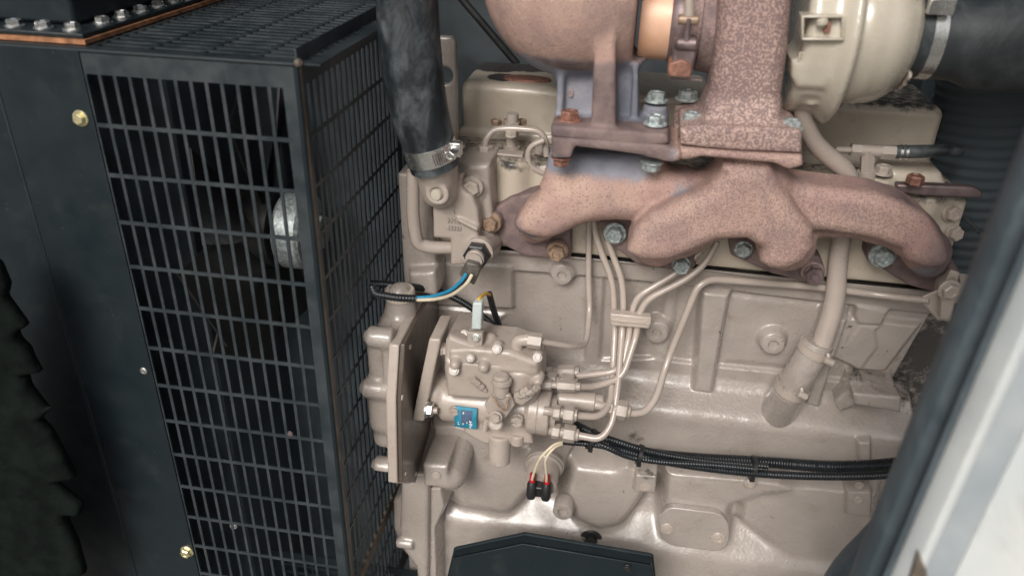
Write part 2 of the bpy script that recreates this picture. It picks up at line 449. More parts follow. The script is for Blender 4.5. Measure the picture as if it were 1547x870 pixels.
M['seal'] = rubber('door_seal_rubber', (0.055, 0.074, 0.088), (0.10, 0.125, 0.14), 0.5)
M['conduit'] = plain('black_conduit', (0.012, 0.015, 0.018), 0.32, 0, 0.3, 60, 0.0)
M['plastic'] = plain('black_plastic', (0.02, 0.02, 0.02), 0.35, 0, 0.2, 60, 0.05)
M['oldplastic'] = plain('grey_connector_plastic', (0.10, 0.09, 0.075), 0.45, 0, 0.4, 120, 0.1)
M['nylon'] = plain('pale_nylon', (0.52, 0.58, 0.57), 0.35, 0, 0.1, 80, 0.05)
M['cream'] = plain('cream_wire', (0.62, 0.54, 0.40), 0.45, 0, 0.1, 80, 0)
M['bluewire'] = plain('blue_wire', (0.02, 0.24, 0.42), 0.4, 0, 0.1, 80, 0)
M['yellowwire'] = plain('yellow_wire', (0.62, 0.36, 0.05), 0.4, 0, 0.1, 80, 0)
M['red'] = plain('red_sleeve', (0.45, 0.01, 0.02), 0.35, 0, 0.1, 80, 0)
M['blueplate'] = plain('blue_nameplate', (0.03, 0.24, 0.36), 0.4, 0.1, 0.2, 90, 0.05)
M['darkprint'] = plain('dark_plate_print', (0.08, 0.12, 0.2), 0.4, 0.1, 0.2, 90, 0)
M['whiteprint'] = plain('white_print', (0.7, 0.75, 0.78), 0.5, 0, 0.05, 90, 0)
M['dark'] = plain('dark_recess', (0.02, 0.018, 0.016), 0.7, 0, 0.3, 60, 0.1)
M['wall'] = plain('dark_enclosure_lining', (0.040, 0.050, 0.056), 0.7, 0, 0.4, 12, 0.3)
M['foam'] = plain('grey_green_foam', (0.007, 0.010, 0.009), 0.95, 0, 0.35, 45, 0.9, 200, 0.05)
M['ground'] = plain('concrete_ground', (0.20, 0.19, 0.17), 0.9, 0, 0.15, 3, 0.2, 30)
def white_frame():
    n = NT('white_frame_paint'); d = n.ramp(n.noise(16, 6, 0.7, 0.5), 0.5, 0.8); g = n.ramp(n.noise(5, 4), 0.35, 0.7)
    c = n.mix(g, (0.52, 0.56, 0.57), (0.68, 0.69, 0.67)); c = n.mix(n.math('MULTIPLY', d, 0.5), c, (0.33, 0.31, 0.27))
    return n.set(Base_Color=c, Roughness=0.42)
M['white'] = white_frame()
M['inner'] = plain('dusty_blue_grey_sheet', (0.055, 0.072, 0.085), 0.6, 0, 0.35, 14, 0.1)
M['hazegrey'] = plain('haze_blue_grey', (0.045, 0.060, 0.070), 0.7, 0, 0.15, 8, 0.05)  # haze put into the colour; shared by the added panel and the duct
M['greyface'] = plain('grey_frame_face', (0.38, 0.43, 0.46), 0.4, 0.1, 0.12, 10, 0.05, c2=(0.48, 0.52, 0.54))
M['copper'] = plain('rusty_gasket', (0.38, 0.18, 0.09), 0.6, 0.2, 0.4, 90, 0.2)
M['greyhose'] = rubber('grey_intake_rubber', (0.03, 0.036, 0.04), (0.075, 0.088, 0.093), 0.45)
# ------------------------------------------------------------------ enclosure (the setting)
def slab(name, lim, mat, kind='structure'):
    v, f = box_lim(*lim); o = MB().add(v, f).build(name, mat); return tag(o, kind=kind)
slab('ground', (-30, 30, -30, 30, -1.32, -1.30), M['ground'])
slab('enclosure_floor', (-1.2, 1.6, -0.30, 0.80, -0.90, -0.86), M['wall'])
slab('back_wall', (-1.2, 1.6, 0.62, 0.64, -0.858, 1.0), M['wall'])
slab('left_wall', (-1.2, -1.18, -0.30, 0.618, -0.858, 1.0), M['wall'])
slab('right_wall', (0.86, 0.88, -0.28, 0.618, -0.858, 1.0), M['wall'])
slab('enclosure_roof', (-1.2, 1.6, -0.12, 0.64, 1.002, 1.02), M['wall'])

# ------------------------------------------------------------------ shared bolts
def bolt_mesh(name, mat, washer=1.45, h=0.75, dome=0.12):
    mb = MB(); 
    if washer:
        v, f = sweep_dir([(np.array([0, 0, 0.0]), washer), (np.array([0, 0, 0.14]), washer), (np.array([0, 0, 0.24]), washer*0.93), (np.array([0, 0, 0.26]), 0.9)], np.array([0, 0, 1.0]), 20)
        mb.add(v, f)
    z0 = 0.2 if washer else 0.0
    v, f = sweep_dir([(np.array([0, 0, z0]), 1.0), (np.array([0, 0, z0+h*0.82]), 1.0), (np.array([0, 0, z0+h]), 0.84), (np.array([0, 0, z0+h]), 0.55), (np.array([0, 0, z0+h-dome]), 0.45)], np.array([0, 0, 1.0]), 6)
    mb.add(v, f); me = mesh(name, mb.v, mb.f, True, 30); me.materials.append(mat); return me
BM = {}
def bolt(px, py, Y, r, axis=(0, -1, 0), mat='zinc', parent=None, washer=1.4, h=0.8, name='bolt', twist=None, label=None, at=None):
    key = (mat, washer, h)
    if key not in BM: BM[key] = bolt_mesh('hex_bolt', M[mat], washer, h)
    o = bpy.data.objects.new(name, BM[key]); col.objects.link(o)
    p = V(W(px, py, Y)) if at is None else V(at)
    o.parent = parent; o.location = p-parent_origin(parent)
    q = Vector(axis).to_track_quat('Z', 'X'); o.rotation_euler = (q @ Vector((0, 0, 1)).rotation_difference(Vector((0, 0, 1)))).to_euler()
    tw = random.uniform(0, 1.0) if twist is None else twist
    o.rotation_euler = (q.to_matrix() @ Matrix.Rotation(tw, 3, 'Z')).to_euler()
    s = r*S(px, py, Y); o.scale = (s, s, s)
    if label: o['label'] = label
    return o
def text(name, s, at, size, mat, parent, rot=(R_(90), 0, 0), ext=0.0006, xs=1.0):
    cu = bpy.data.curves.new(name, 'FONT'); cu.body = s; cu.size = size; cu.extrude = ext; cu.bevel_depth = ext*0.3; cu.resolution_u = 2
    cu.align_x = 'CENTER'; cu.align_y = 'CENTER'
    t = bpy.data.objects.new(name, cu); col.objects.link(t)
    bpy.context.view_layer.update()
    me = bpy.data.meshes.new_from_object(t.evaluated_get(bpy.context.evaluated_depsgraph_get()))
    bpy.data.objects.remove(t); me.materials.clear(); me.materials.append(mat)
    o = bpy.data.objects.new(name, me); col.objects.link(o); o.parent = parent
    o.location = V(at)-parent_origin(parent); o.rotation_euler = rot; o.scale = (xs, 1, 1); return o

ENG = empty('diesel_engine', (0.15, 0.1, -0.60), 'beige painted diesel engine with rusty pink exhaust manifold and turbocharger, in the enclosure', 'engine')

# ------------------------------------------------------------------ engine block: cast side with its relief
def sstep(a, b, x):
    t = np.clip((x-a)/(b-a), 0, 1); return t*t*(3-2*t)
def build_block():
    res = 0.00125; x0, x1 = -0.13, 0.62; z1, z0 = W(900, 384, 0)[2], -0.66
    xs = np.arange(x0, x1, res); zs = np.arange(z0, z1+res*0.5, res)
    X, Z = np.meshgrid(xs, zs, indexing='ij'); H = np.zeros(X.shape)
    zz = lambda px, py, h=0: W(px, py, -h)[2]
    def feat(pts, h, soft=0.004, k=0.004, corner=0.0, mode='max', Hs=None):
        nonlocal H
        q = np.array([W(p[0], p[1], -(h if np.isscalar(h) else 0.04)) for p in pts])[:, [0, 2]]
        d = polysd(q, X, Z)+corner
        m = 1-sstep(-soft/2, soft/2, d-corner*0.6)
        if mode == 'max':
            tgt = np.where(m > 0, H*(1-m)+np.maximum(H, h)*m, H); H = tgt
        elif mode == 'add': H = H+h*m
        elif mode == 'set': H = H*(1-m)+h*m
    def disc(px, py, h, r, soft=0.003, mode='max'):
        nonlocal H
        c = W(px, py, -abs(h)); d = np.sqrt((X-c[0])**2+(Z-c[2])**2)-r*S(px, py, -abs(h))
        m = 1-sstep(-soft/2, soft/2, d)
        if mode == 'max': H = H*(1-m)+np.maximum(H, h)*m
        elif mode == 'add': H = H+h*m
        else: H = H*(1-m)+h*m
    # gentle profile from top to bottom (outward positive)
    zc = [z1, zz(1100, 556), zz(1100, 590, .012), zz(1100, 630, .040), zz(1100, 642, .043), zz(1100, 690, .040), zz(1100, 712, .028), zz(1000, 742, .028), zz(960, 775, .040), zz(900, 815, .068), zz(900, 822, .070), -0.66]
    hc = [0.0, 0.0, 0.012, 0.040, 0.043, 0.040, 0.024, 0.019, 0.036, 0.068, 0.070, 0.066]
    tilt = 0.0
    o = np.argsort(zc); prof = np.interp(Z, np.array(zc)[o], np.array(hc)[o])
    for _ in range(2): pp = np.pad(prof, ((0, 0), (2, 2)), mode='edge'); prof = (pp[:, :-4]+pp[:, 4:]+prof)/3
    H = prof
    # long step line under the head, raised band
    feat([(560, 300), (1420, 300), (1420, 478), (1240, 458), (1060, 436), (883, 419), (775, 411), (560, 395)], .009, .005)
    feat([(560, 300), (1420, 300), (1420, 452), (1240, 437), (1060, 409), (862, 392), (560, 372)], .013, .003)
    # raised rectangular pad left, sunken joints
    feat([(640, 398), (774, 402), (775, 468), (640, 462)], .011, .004)
    feat([(640, 462), (765, 476), (700, 540), (640, 540)], .004, .006)
    # skirt step
    feat([(560, 525), (850, 548), (985, 541), (1030, 547), (1160, 561), (1300, 580), (1420, 590), (1420, 640), (560, 600)], .006, .003)
    # panels between ribs
    feat([(886, 400), (914, 400), (905, 560), (884, 560)], .006, .006)
    feat([(1008, 428), (1026, 430), (1006, 556), (985, 548)], .005, .010)
    feat([(1060, 440), (1104, 444), (1076, 596), (1048, 592)], .024, .007)
    feat([(1245, 480), (1285, 480), (1238, 618), (1216, 612)], .027, .007)
    feat([(1105, 447), (1240, 462), (1240, 560), (1095, 545)], .003, .010)
    # right end: the block's last panel and the rounded pads cast on it
    feat([(1270, 478), (1392, 492), (1338, 562), (1290, 560), (1262, 520)], .008, .006)
    feat([(1294, 462), (1345, 470), (1332, 492), (1298, 490), (1291, 480)], .012, .003)
    feat([(1280, 520), (1284, 505), (1270, 498), (1258, 505), (1256, 540), (1300, 560), (1326, 525), (1322, 500), (1330, 494), (1300, 492)], .0105, .003)
    # core plugs and their raised rims
    for (px, py, r) in ((849, 415, 17), (992, 502, 18), (1168, 519, 18)):
        disc(px, py, .016, r+2, .006); 
        disc(px, py, .011, 7, .003, 'set')
    # crankcase bulges above the pan
    feat([(690, 640), (860, 690), (850, 712), (838, 735), (800, 748), (782, 770), (765, 779), (700, 770), (664, 756), (650, 640)], .064, .014)
    feat([(862, 700), (925, 708), (948, 700), (968, 712), (984, 742), (965, 770), (940, 797), (905, 802), (872, 790), (842, 765)], .064, .014)
    feat([(1004, 712), (1130, 722), (1180, 728), (1215, 745), (1150, 752), (1108, 768), (1098, 830), (1000, 812), (998, 760)], .062, .012)
    feat([(1120, 735), (1230, 735), (1330, 742), (1330, 830), (1240, 870), (1150, 815), (1112, 790)], .058, .016)
    def boxblur(A, r, ax):
        Ap = np.pad(A, [(r+1, r) if i == ax else (0, 0) for i in (0, 1)], mode='edge'); cs = np.cumsum(Ap, axis=ax); n_ = A.shape[ax]
        return (np.take(cs, range(2*r+1, 2*r+1+n_), ax)-np.take(cs, range(0, n_), ax))/(2*r+1)
    Hb = H
    for _ in range(3): Hb = boxblur(boxblur(Hb, 3, 0), 3, 1)
    wl = sstep(zz(1000, 690, .04)+.01, zz(1000, 705, .05), Z) if False else 1-sstep(zz(1000, 712, .05), zz(1000, 695, .04), Z)
    H = H*(1-wl)+Hb*wl
    Hs = boxblur(boxblur(H, 1, 0), 1, 1); H = Hs
    feat([(960, 715), (994, 718), (992, 746), (957, 743)], .073, .004)
    feat([(1279, 742), (1318, 742), (1316, 782), (1278, 778)], .066, .003)
    disc(1133, 731, .064, 9, .003)
    feat([(1296, 668), (1316, 668), (1318, 726), (1300, 724)], .052, .003)
    # side seams low on the left: timing case joint and flange
    feat([(636, 735), (668, 735), (674, 765), (660, 800), (664, 960), (640, 960)], .100, .006)
    # cast boss behind the pump foot
    disc(852, 772, .076, 15, .006)
    disc(822, 706, .070, 31, .008)
    # recess behind the flywheel end
    feat([(1398, 440), (1330, 560), (1364, 566), (1378, 660), (1480, 660), (1480, 430)], -.045, .010, mode='set')
    # uneven casting skin
    n = rng.normal(size=(X.shape[0]//16+3, X.shape[1]//16+3))
    xi = np.linspace(0, n.shape[0]-1.01, X.shape[0]); zi = np.linspace(0, n.shape[1]-1.01, X.shape[1])
    a = n[xi.astype(int)][:, zi.astype(int)]; b = n[xi.astype(int)+1][:, zi.astype(int)]; c = n[xi.astype(int)][:, zi.astype(int)+1]; d = n[xi.astype(int)+1][:, zi.astype(int)+1]
    fx = (xi % 1)[:, None]; fz = (zi % 1)[None]; fx = fx*fx*(3-2*fx); fz = fz*fz*(3-2*fz)
    Hp = np.pad(H, 1, mode='edge'); H = (Hp[:-2, 1:-1]+Hp[2:, 1:-1]+Hp[1:-1, :-2]+Hp[1:-1, 2:]+4*H)/8
    H = H+0.00035*((a*(1-fx)+b*fx)*(1-fz)+(c*(1-fx)+d*fx)*fz)
    nx, nz = X.shape
    co = np.stack([X, -H, Z], -1).reshape(-1, 3)
    back = co.copy()
    i, j = np.meshgrid(np.arange(nx-1), np.arange(nz-1), indexing='ij'); a = (i*nz+j).ravel()
    F = np.stack([a, a+nz, a+nz+1, a+1], 1)
    # closed body: ring round the border pushed to the far side
    ring = [k*nz for k in range(nx)]+[(nx-1)*nz+k for k in range(1, nz)]+[k*nz+nz-1 for k in range(nx-2, -1, -1)]+[k for k in range(nz-2, 0, -1)]
    rb = co[ring].copy(); rb[:, 1] = 0.20
    base = len(co); co = np.concatenate([co, rb]); m = len(ring)
    Q = [(ring[k], base+k, base+(k+1) % m, ring[(k+1) % m]) for k in range(m)]
    F = np.concatenate([F, np.array(Q)])
    me = bpy.data.meshes.new('engine_block')
    me.vertices.add(len(co)); me.vertices.foreach_set('co', co.astype(np.float32).ravel())
    me.loops.add(F.size); me.loops.foreach_set('vertex_index', F.astype(np.int32).ravel())
    me.polygons.add(len(F)); me.polygons.foreach_set('loop_start', np.arange(0, F.size, 4, dtype=np.int32))
    me.polygons.foreach_set('use_smooth', np.ones(len(F), bool)); me.update(); me.validate()
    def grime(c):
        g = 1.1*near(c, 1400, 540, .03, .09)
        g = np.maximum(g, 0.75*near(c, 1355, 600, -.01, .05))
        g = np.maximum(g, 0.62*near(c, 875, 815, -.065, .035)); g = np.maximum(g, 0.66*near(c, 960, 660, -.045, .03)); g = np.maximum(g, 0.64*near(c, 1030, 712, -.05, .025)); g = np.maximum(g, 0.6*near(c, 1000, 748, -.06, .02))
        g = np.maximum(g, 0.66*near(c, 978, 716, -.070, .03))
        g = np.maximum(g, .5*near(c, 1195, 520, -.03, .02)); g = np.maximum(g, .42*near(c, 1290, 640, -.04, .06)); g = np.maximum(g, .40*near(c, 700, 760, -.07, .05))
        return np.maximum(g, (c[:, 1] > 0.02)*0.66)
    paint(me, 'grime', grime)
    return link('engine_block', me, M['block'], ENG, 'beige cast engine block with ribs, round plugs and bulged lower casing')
BLOCK = build_block()
bolt(975, 735, -.0735, 9, mat='paint', parent=BLOCK, washer=0, h=0.05, name='threaded_hole')
for px, py, Y, r in ((1133, 731, -.063, 5), (1298, 733, -.060, 4.5), (1297, 755, -.066, 4.5)):
    bolt(px, py, Y, r, mat='paint', parent=BLOCK, washer=1.5, h=0.5, name='small_bolt')
# cup-shaped core plugs
for px, py, r in ((849, 415, 15), (992, 502, 16), (1168, 519, 16)):
    s = S(px, py, -.017); c = W(px, py, -.0145)
    v, f = sweep_dir([(c, r*s), (c+[0, -.0030, 0], r*s), (c+[0, -.0034, 0], r*s*.93), (c+[0, -.0034, 0], r*s*.50), (c+[0, -.0010, 0], r*s*.36), (c+[0, .002, 0], r*s*.28), (c+[0, .003, 0], r*s*.26)], np.array([0, -1.0, 0]), 32)
    MB().add(v, f).build('core_plug', M['block'], BLOCK, sharp=40)
# boss with a hole under the pressure switch
s = S(852, 772, -.08); c = W(850, 773, -.086)
v, f = sweep_dir([(c+[0, .02, 0], 15*s), (c, 15*s), (c+[0, -.0012, 0], 14*s), (c+[0, -.0012, 0], 8*s), (c+[0, .004, 0], 6.5*s), (c+[0, .005, 0], 1*s)], np.array([0, -1.0, 0]), 28)
MB().add(v, f).build('threaded_boss', M['block'], BLOCK, sharp=40)
# rounded cover plate with two bolts
def rounded(x0, y0, x1, y1, r, n=5, skew=0):
    pts = []
    for cx, cy, a0 in ((x1-r, y0+r, -90), (x1-r, y1-r, 0), (x0+r, y1-r, 90), (x0+r, y0+r, 180)):
        for k in range(n+1):
            a = R_(a0+90*k/n); pts.append((cx+r*math.cos(a), cy+r*math.sin(a)))
    return [(p[0], p[1]+skew*(p[0]-x0)/(x1-x0)) for p in pts]
CP = ccw_prism('cover_plate', rounded(996, 764, 1102, 822, 24, 5, 13), -.0715, .010, M['block'], BLOCK, .0015)
bolt(1008, 798, -.0715, 8, mat='paint', parent=CP, washer=1.35, h=.45); bolt(1085, 812, -.0715, 8, mat='paint', parent=CP, washer=1.35, h=.45)
# sunk bolt in the lower ledge
bolt(893, 813, -.064, 10, mat='plastic', parent=BLOCK, washer=1.7, h=.5, name='sunk_plug')
# engine mount pad at the right
pad = Cast(W(1260, 650, -.05)-[.01, .03, .02], W(1400, 540, .02)+[.03, .04, .03], .002)
pad.poly([(1289, 594), (1362, 600), (1361, 624), (1292, 612)], -.052, .03, .003, .003)
pad.poly([(1262, 606), (1300, 570), (1296, 612), (1270, 622)], -.030, .03, .004, .008)
po = pad.build('mount_pad', M['block'], ENG); paint(po.data, 'grime', lambda c: 0.62*np.clip((c[:, 2]-W(1320, 604, -.052)[2])/.012, 0, 1)*(rng.random(len(c))*.2+.9))

# ------------------------------------------------------------------ cylinder head, covers, lifting eye
zg = W(900, 384, 0)[2]; zt = W(697, 205, .07)[2]; xl = W(700, 205, .07)[0]
XR = W(1430, 180, .07)[0]
hd = Cast((-.13, -.035, zg-.01), (XR+.06, .22, zt+.02), .0025)
hd.box(((xl+.0+XR)/2, .095, (zg+zt)/2+.0015), ((XR-xl)/2+.015, .107, (zt-zg)/2-.0015), .004)
for k, px in enumerate((775, 925, 1075, 1228, 1370)):
    c = W(px, 365, 0); hd.cyl((c[0], -.006, zt-.055), (c[0], -.006, zt+.004), .020, .003, .010)
for px in (850, 1000, 1150, 1300):
    c = W(px, 300, .0); hd.cyl((c[0], -.004, zg+.02), (c[0], .03, zg+.02), .026, .004, .006)
ho = hd.build('cylinder_head', M['cover'], ENG); paint(ho.data, 'grime', lambda c: 0.55*np.clip((c[:, 2]-zt+.012)/.01, 0, 1))
def valve_cover(lab, fl, fr, topl, hgt_px, grime_c):
    pass
def cover(name, x0, x1, ztop, grime, label=None):
    c = Cast((x0-.02, .05, zt-.01), (x1+.02, .22, ztop+.02), .0022)
    c.box(((x0+x1)/2, .13, (zt+ztop)/2), ((x1-x0)/2, .06, (ztop-zt)/2), .011, .004)
    c.box(((x0+x1)/2, .13, zt+.004), ((x1-x0)/2+.002, .064, .0055), .002, .003)
    o = c.build(name, M['cover'], ENG, label); paint(o.data, 'grime', grime); return o
zc1 = W(700, 124, .07)[2]; zc2 = W(1434, 166, .07)[2]
cover('valve_cover', W(695, 150, .07)[0], W(1075, 150, .07)[0], zc1, lambda c: np.maximum(nearp(c, onZ(752, 100, zc1), .042), np.maximum(nearp(c, onZ(800, 97, zc1), .055), .8*nearp(c, onZ(758, 117, zc1), .024)))*3.0, 'beige valve cover with black and rust coloured patches on its top')
cover('valve_cover', W(1195, 150, .07)[0], W(1436, 150, .07)[0], zc2, lambda c: 0.66*np.clip((c[:, 2]-zc2+.014)/.014, 0, 1), 'beige valve cover with sooty top edge behind the compressor')
# rust-coloured oval pad on the first cover
c = W(797, 99, .10); cc = np.array([c[0], c[1], zc1-.0005]); v, f = sweep_dir([(cc, .030), (cc+[0, 0, .003], .029), (cc+[0, 0, .0035], .027)], np.array([0, 0, 1.0]), 28)
v = [np.array([p[0], cc[1]+(p[1]-cc[1])*.45, p[2]]) for p in v]; MB().add(v, f).build('oval_pad', M['rustbolt'], ENG, sharp=30)
MB().add(*box_lim(W(720, 384, -.01)[0], XR+.02, -.0126, .10, zg-.0002, zg+.0006)).build('head_gasket', M['dark'], ENG)

# lifting eye plate behind the hose
le = Cast((-.16, -.01, -.0), (-.02, .06, .40), .002)
le.poly([(640, 62), (655, 55), (682, 56), (688, 64), (691, 240), (640, 240)], .022, .034, .003)
le.cyl(W(671, 115, .022)-[0, .03, 0], W(671, 115, .022)+[0, .04, 0], 13*S(671, 115, .02), .001, .003, cut=True)
lo_ = le.build('lifting_eye', M['block'], ENG, 'upright beige lifting plate with large hole behind the radiator hose'); paint(lo_.data, 'grime', lambda c: 0.35*near(c, 680, 115, .02, .05))

# injector and its pipework in front of the first cover
def zc(px, py, Y, dz): p = W(px, py, Y); return p+np.array([0, 0, dz])
ij = MB()
b = W(772, 262, .02)
for (dz, r, hh, sg) in ((0, 15, .014, 6), (.014, 11, .012, 20), (.026, 13, .008, 20), (.034, 9, .014, 20), (.048, 12, .015, 6), (.063, 9, .010, 20)):
    s = S(772, 240, .02); ij.add(*sweep_dir([(b+[0, 0, dz], r*s), (b+[0, 0, dz+hh], r*s)], np.array([0, 0, 1.0]), sg))
IJ = ij.build('injector', M['pump'], ENG, sharp=30)
b = W(818, 258, .03); ij = MB(); s = S(815, 240, .03)
for (dz, r, hh, sg) in ((-.01, 15, .018, 20), (.008, 18, .010, 20), (.018, 11, .018, 6)):
    ij.add(*sweep_dir([(b+[0, 0, dz], r*s), (b+[0, 0, dz+hh], r*s)], np.array([0, 0, 1.0]), sg))
ij.build('injector_clamp', M['pump'], ENG, sharp=30)
MB().add(*boxv(W(760, 231, .0)+[0, 0, 0], (.024, .008, .0015))).build('clamp_fork', M['pump'], IJ, bevel=.0007)
pipe('return_pipe', [(733, 226, -.005, 5), (733, 212, -.005, 5), (745, 196, -.0, 5), (772, 194, 0, 5), (822, 198, 0, 5), (826, 236, .0, 5)], M['pipe'], ENG, .02)
bolt(733, 232, -.004, 12, (0, 0, 1), 'paint', ENG, 1.0, .9, 'pipe_nut'); bolt(772, 206, -.0, 9, (0, 0, 1), 'paint', ENG, 1.0, .9, 'pipe_nut')
for px in (750, 768, 788): bolt(px, 188, .035, 8.5, (0, 0, 1), 'tanbolt', ENG, 0, .9, 'cover_nut')
pipe('return_pipe', [(822, 212, -.01, 4.5), (798, 222, -.012, 4.5), (798, 252, -.012, 4.5), (832, 266, -.01, 4.5)], M['pipe'], ENG, .02)

# ------------------------------------------------------------------ exhaust manifold
YM = -.075
def P4(px, py, Y, r): return np.append(W(px, py, Y), r*S(px, py, Y))
mf = Cast(W(700, 480, -.01)-[.03, .15, .0], W(1480, 180, -.01)+[.02, .035, .03], .0024)
# left runner
mf.chain([P4(808, 346, -.040, 22), P4(816, 336, -.060, 24), P4(860, 308, YM, 28), P4(960, 300, YM-.003, 28), P4(1040, 290, YM-.005, 28), P4(1110, 280, YM-.01, 34)], .012)
mf.poly([(772, 344), (792, 316), (832, 288), (880, 276), (960, 270), (1040, 268), (1060, 300), (1000, 326), (960, 333), (905, 336), (872, 344), (848, 360), (828, 367), (800, 364), (781, 357)], -.104, -.052, .017, .010)
mf.poly([(828, 236), (1000, 236), (1010, 280), (840, 296), (815, 286)], -.094, -.04, .012, .014)
# central body, two lobes merging under the flange
mf.chain([P4(1128, 232, -.095, 38), P4(1122, 275, -.095, 40), P4(1085, 320, -.092, 36), P4(1030, 350, -.088, 34), P4(992, 368, -.078, 30), P4(986, 374, -.030, 26)], .014)
mf.chain([P4(1130, 240, -.095, 40), P4(1150, 285, -.095, 42), P4(1172, 330, -.092, 40), P4(1190, 368, -.083, 36), P4(1194, 376, -.035, 30)], .014)
mf.poly([(1094, 250), (1166, 250), (1182, 285), (1208, 322), (1231, 352), (1233, 380), (1218, 402), (1190, 414), (1164, 413), (1149, 402), (1152, 382), (1130, 367), (1084, 369), (1046, 386), (1011, 400), (968, 400), (946, 386), (956, 356), (984, 328), (1024, 308), (1066, 292), (1088, 268)], -.134, -.055, .016, .004)
# right runner with flat outer face
mf.chain([P4(1180, 310, -.075, 28), P4(1260, 325, -.075, 30), P4(1330, 335, -.075, 30), P4(1378, 355, -.074, 30), P4(1400, 380, -.066, 30), P4(1402, 392, -.030, 28)], .012)
mf.poly([(1186, 278), (1240, 286), (1325, 296), (1372, 310), (1406, 332), (1432, 366), (1440, 394), (1428, 410), (1400, 411), (1372, 399), (1364, 382), (1325, 367), (1285, 359), (1235, 353), (1200, 345)], -.110, -.050, .013, .008)
# port flanges against the head
mf.poly([(738, 322), (770, 300), (812, 290), (862, 330), (862, 392), (830, 392), (788, 386), (762, 372), (738, 348)], -.036, -.010, .003, .006)
mf.poly([(905, 335), (955, 330), (1050, 380), (1052, 404), (1028, 410), (965, 402), (912, 362)], -.036, -.010, .003, .006)
mf.poly([(1100, 362), (1150, 350), (1240, 390), (1242, 424), (1222, 428), (1165, 414), (1104, 386)], -.036, -.010, .003, .006)
mf.poly([(1308, 362), (1360, 350), (1425, 395), (1448, 405), (1452, 438), (1422, 446), (1372, 432), (1330, 405)], -.036, -.010, .003, .006)
for px, py, r, Y in ((742, 336, 17, -.046), (842, 380, 17, -.046), (929, 352, 18, -.040), (1028, 398, 16, -.040), (1123, 375, 16, -.040), (1228, 412, 18, -.044), (1333, 385, 22, -.042), (1440, 436, 16, -.04)):
    c = W(px, py, Y); mf.cyl(c, c+[0, .028, 0], r*S(px, py, Y), .002, .005)
# mounting flange layers under the turbocharger
mf.poly([(832, 208), (868, 210), (1005, 220), (1028, 230), (1028, 244), (1008, 246), (960, 234), (868, 222), (862, 240), (834, 240)], -.130, -.055, .003, .004)
mf.poly([(1026, 224), (1120, 231), (1213, 236), (1214, 252), (1192, 258), (1170, 248), (1060, 238), (1030, 244)], -.140, -.055, .004, .004)
MF = mf.build('exhaust_manifold', M['manifold'], ENG, 'pinkish rusted exhaust manifold with dark speckled scale and bluish patches')
me = MF.data
def below(c, px, py, Y, w):             # 1 under the level of this place, 0 above
    return np.clip((W(px, py, Y)[2]-c[:, 2])/w+.5, 0, 1)
def blue(c):
    x0 = W(1010, 260, -.10)[0]
    b = (1-below(c, 900, 268, -.098, .030))*np.clip((x0-c[:, 0])/.03, 0, 1)*1.1*(below(c, 900, 228, -.13, .004))
    for px, py, r in ((795, 380, .04), (985, 400, .035), (1150, 400, .05), (1340, 402, .05), (1400, 425, .05), (940, 352, .035)): b = np.maximum(b, 1.2*near(c, px, py, -.036, r))
    b = np.maximum(b, 1.0*near(c, 1000, 232, -.130, .028)); b = np.maximum(b, 1.3*near(c, 792, 362, -.09, .030)); b = np.maximum(b, 1.2*near(c, 1425, 408, -.10, .030)); b = np.maximum(b, 1.1*near(c, 1405, 415, -.08, .035))
    b = np.maximum(b, .75*near(c, 1035, 296, -.105, .035)); return b
def brown(c):
    b = .95*np.clip((c[:, 1]+.052)/.012, 0, 1)
    b = np.maximum(b, 1.0*near(c, 778, 335, -.05, .045)); b = np.maximum(b, .62*near(c, 1000, 300, -.12, .05)); b = np.maximum(b, .5*near(c, 1150, 262, -.13, .04)); b = np.maximum(b, .45*near(c, 880, 350, -.10, .03)); b = np.maximum(b, .5*near(c, 1225, 390, -.12, .035)); b = np.maximum(b, .5*near(c, 960, 395, -.12, .03)); b = np.maximum(b, .55*near(c, 1240, 352, -.10, .03))
    zc_ = np.interp(c[:, 0], [W(p, q, -.11)[0] for p, q in ((1185, 262), (1212, 284), (1325, 299), (1403, 333), (1432, 372))], [W(p, q, -.11)[2] for p, q in ((1185, 262), (1212, 284), (1325, 299), (1403, 333), (1432, 372))])
    b = np.maximum(b, .95*np.clip((c[:, 2]-zc_)/.014+.35, 0, 1)*(c[:, 0] > W(1200, 280, -.1)[0]))
    b = np.maximum(b, 1.2*(1-below(c, 900, 240, -.128, .004))*np.clip((W(1030, 230, -.13)[0]-c[:, 0])/.02, 0, 1))
    return np.maximum(np.maximum(b, .9*near(c, 775, 345, -.09, .045)), 1.15*near(c, 1440, 375, -.09, .07))
def scl(c):
    g = .45*near(c, 1195, 380, -.12, .08)+.6*near(c, 1090, 235, -.14, .08)+.3*near(c, 1020, 390, -.12, .06)+.5*near(c, 1330, 330, -.1, .12)+.35*near(c, 1100, 330, -.13, .10)+.30
    return g
paint(me, 'blue', blue); paint(me, 'brown', brown); paint(me, 'scale', scl)
for px, py, Y, r, m, w in ((741, 336, -.047, 12, 'tanbolt', 1.4), (842, 379, -.047, 13, 'tanbolt', 1.15), (929, 352, -.041, 13, 'zinc', 1.35), (1029, 399, -.041, 13, 'zinc', 1.1), (1123, 376, -.041, 11, 'zinc', 1.25), (1229, 413, -.045, 14, 'hotsteel', 1.05), (1333, 385, -.043, 15, 'zinc', 1.35)):
    bolt(px, py, Y, r, (0, -1, .05), m, MF, w, 1.0, label={'tanbolt': 'tan painted bolt', 'zinc': 'grey galvanised bolt', 'hotsteel': 'dark brown bolt'}[m])
for px, py, r, Y, m in ((848, 236, 13, -.118, 'rustbolt'), (985, 243, 14, -.115, 'zinc')):
    bolt(px, py, Y, r, (0, 0, -1), m, MF, 1.25, .9)

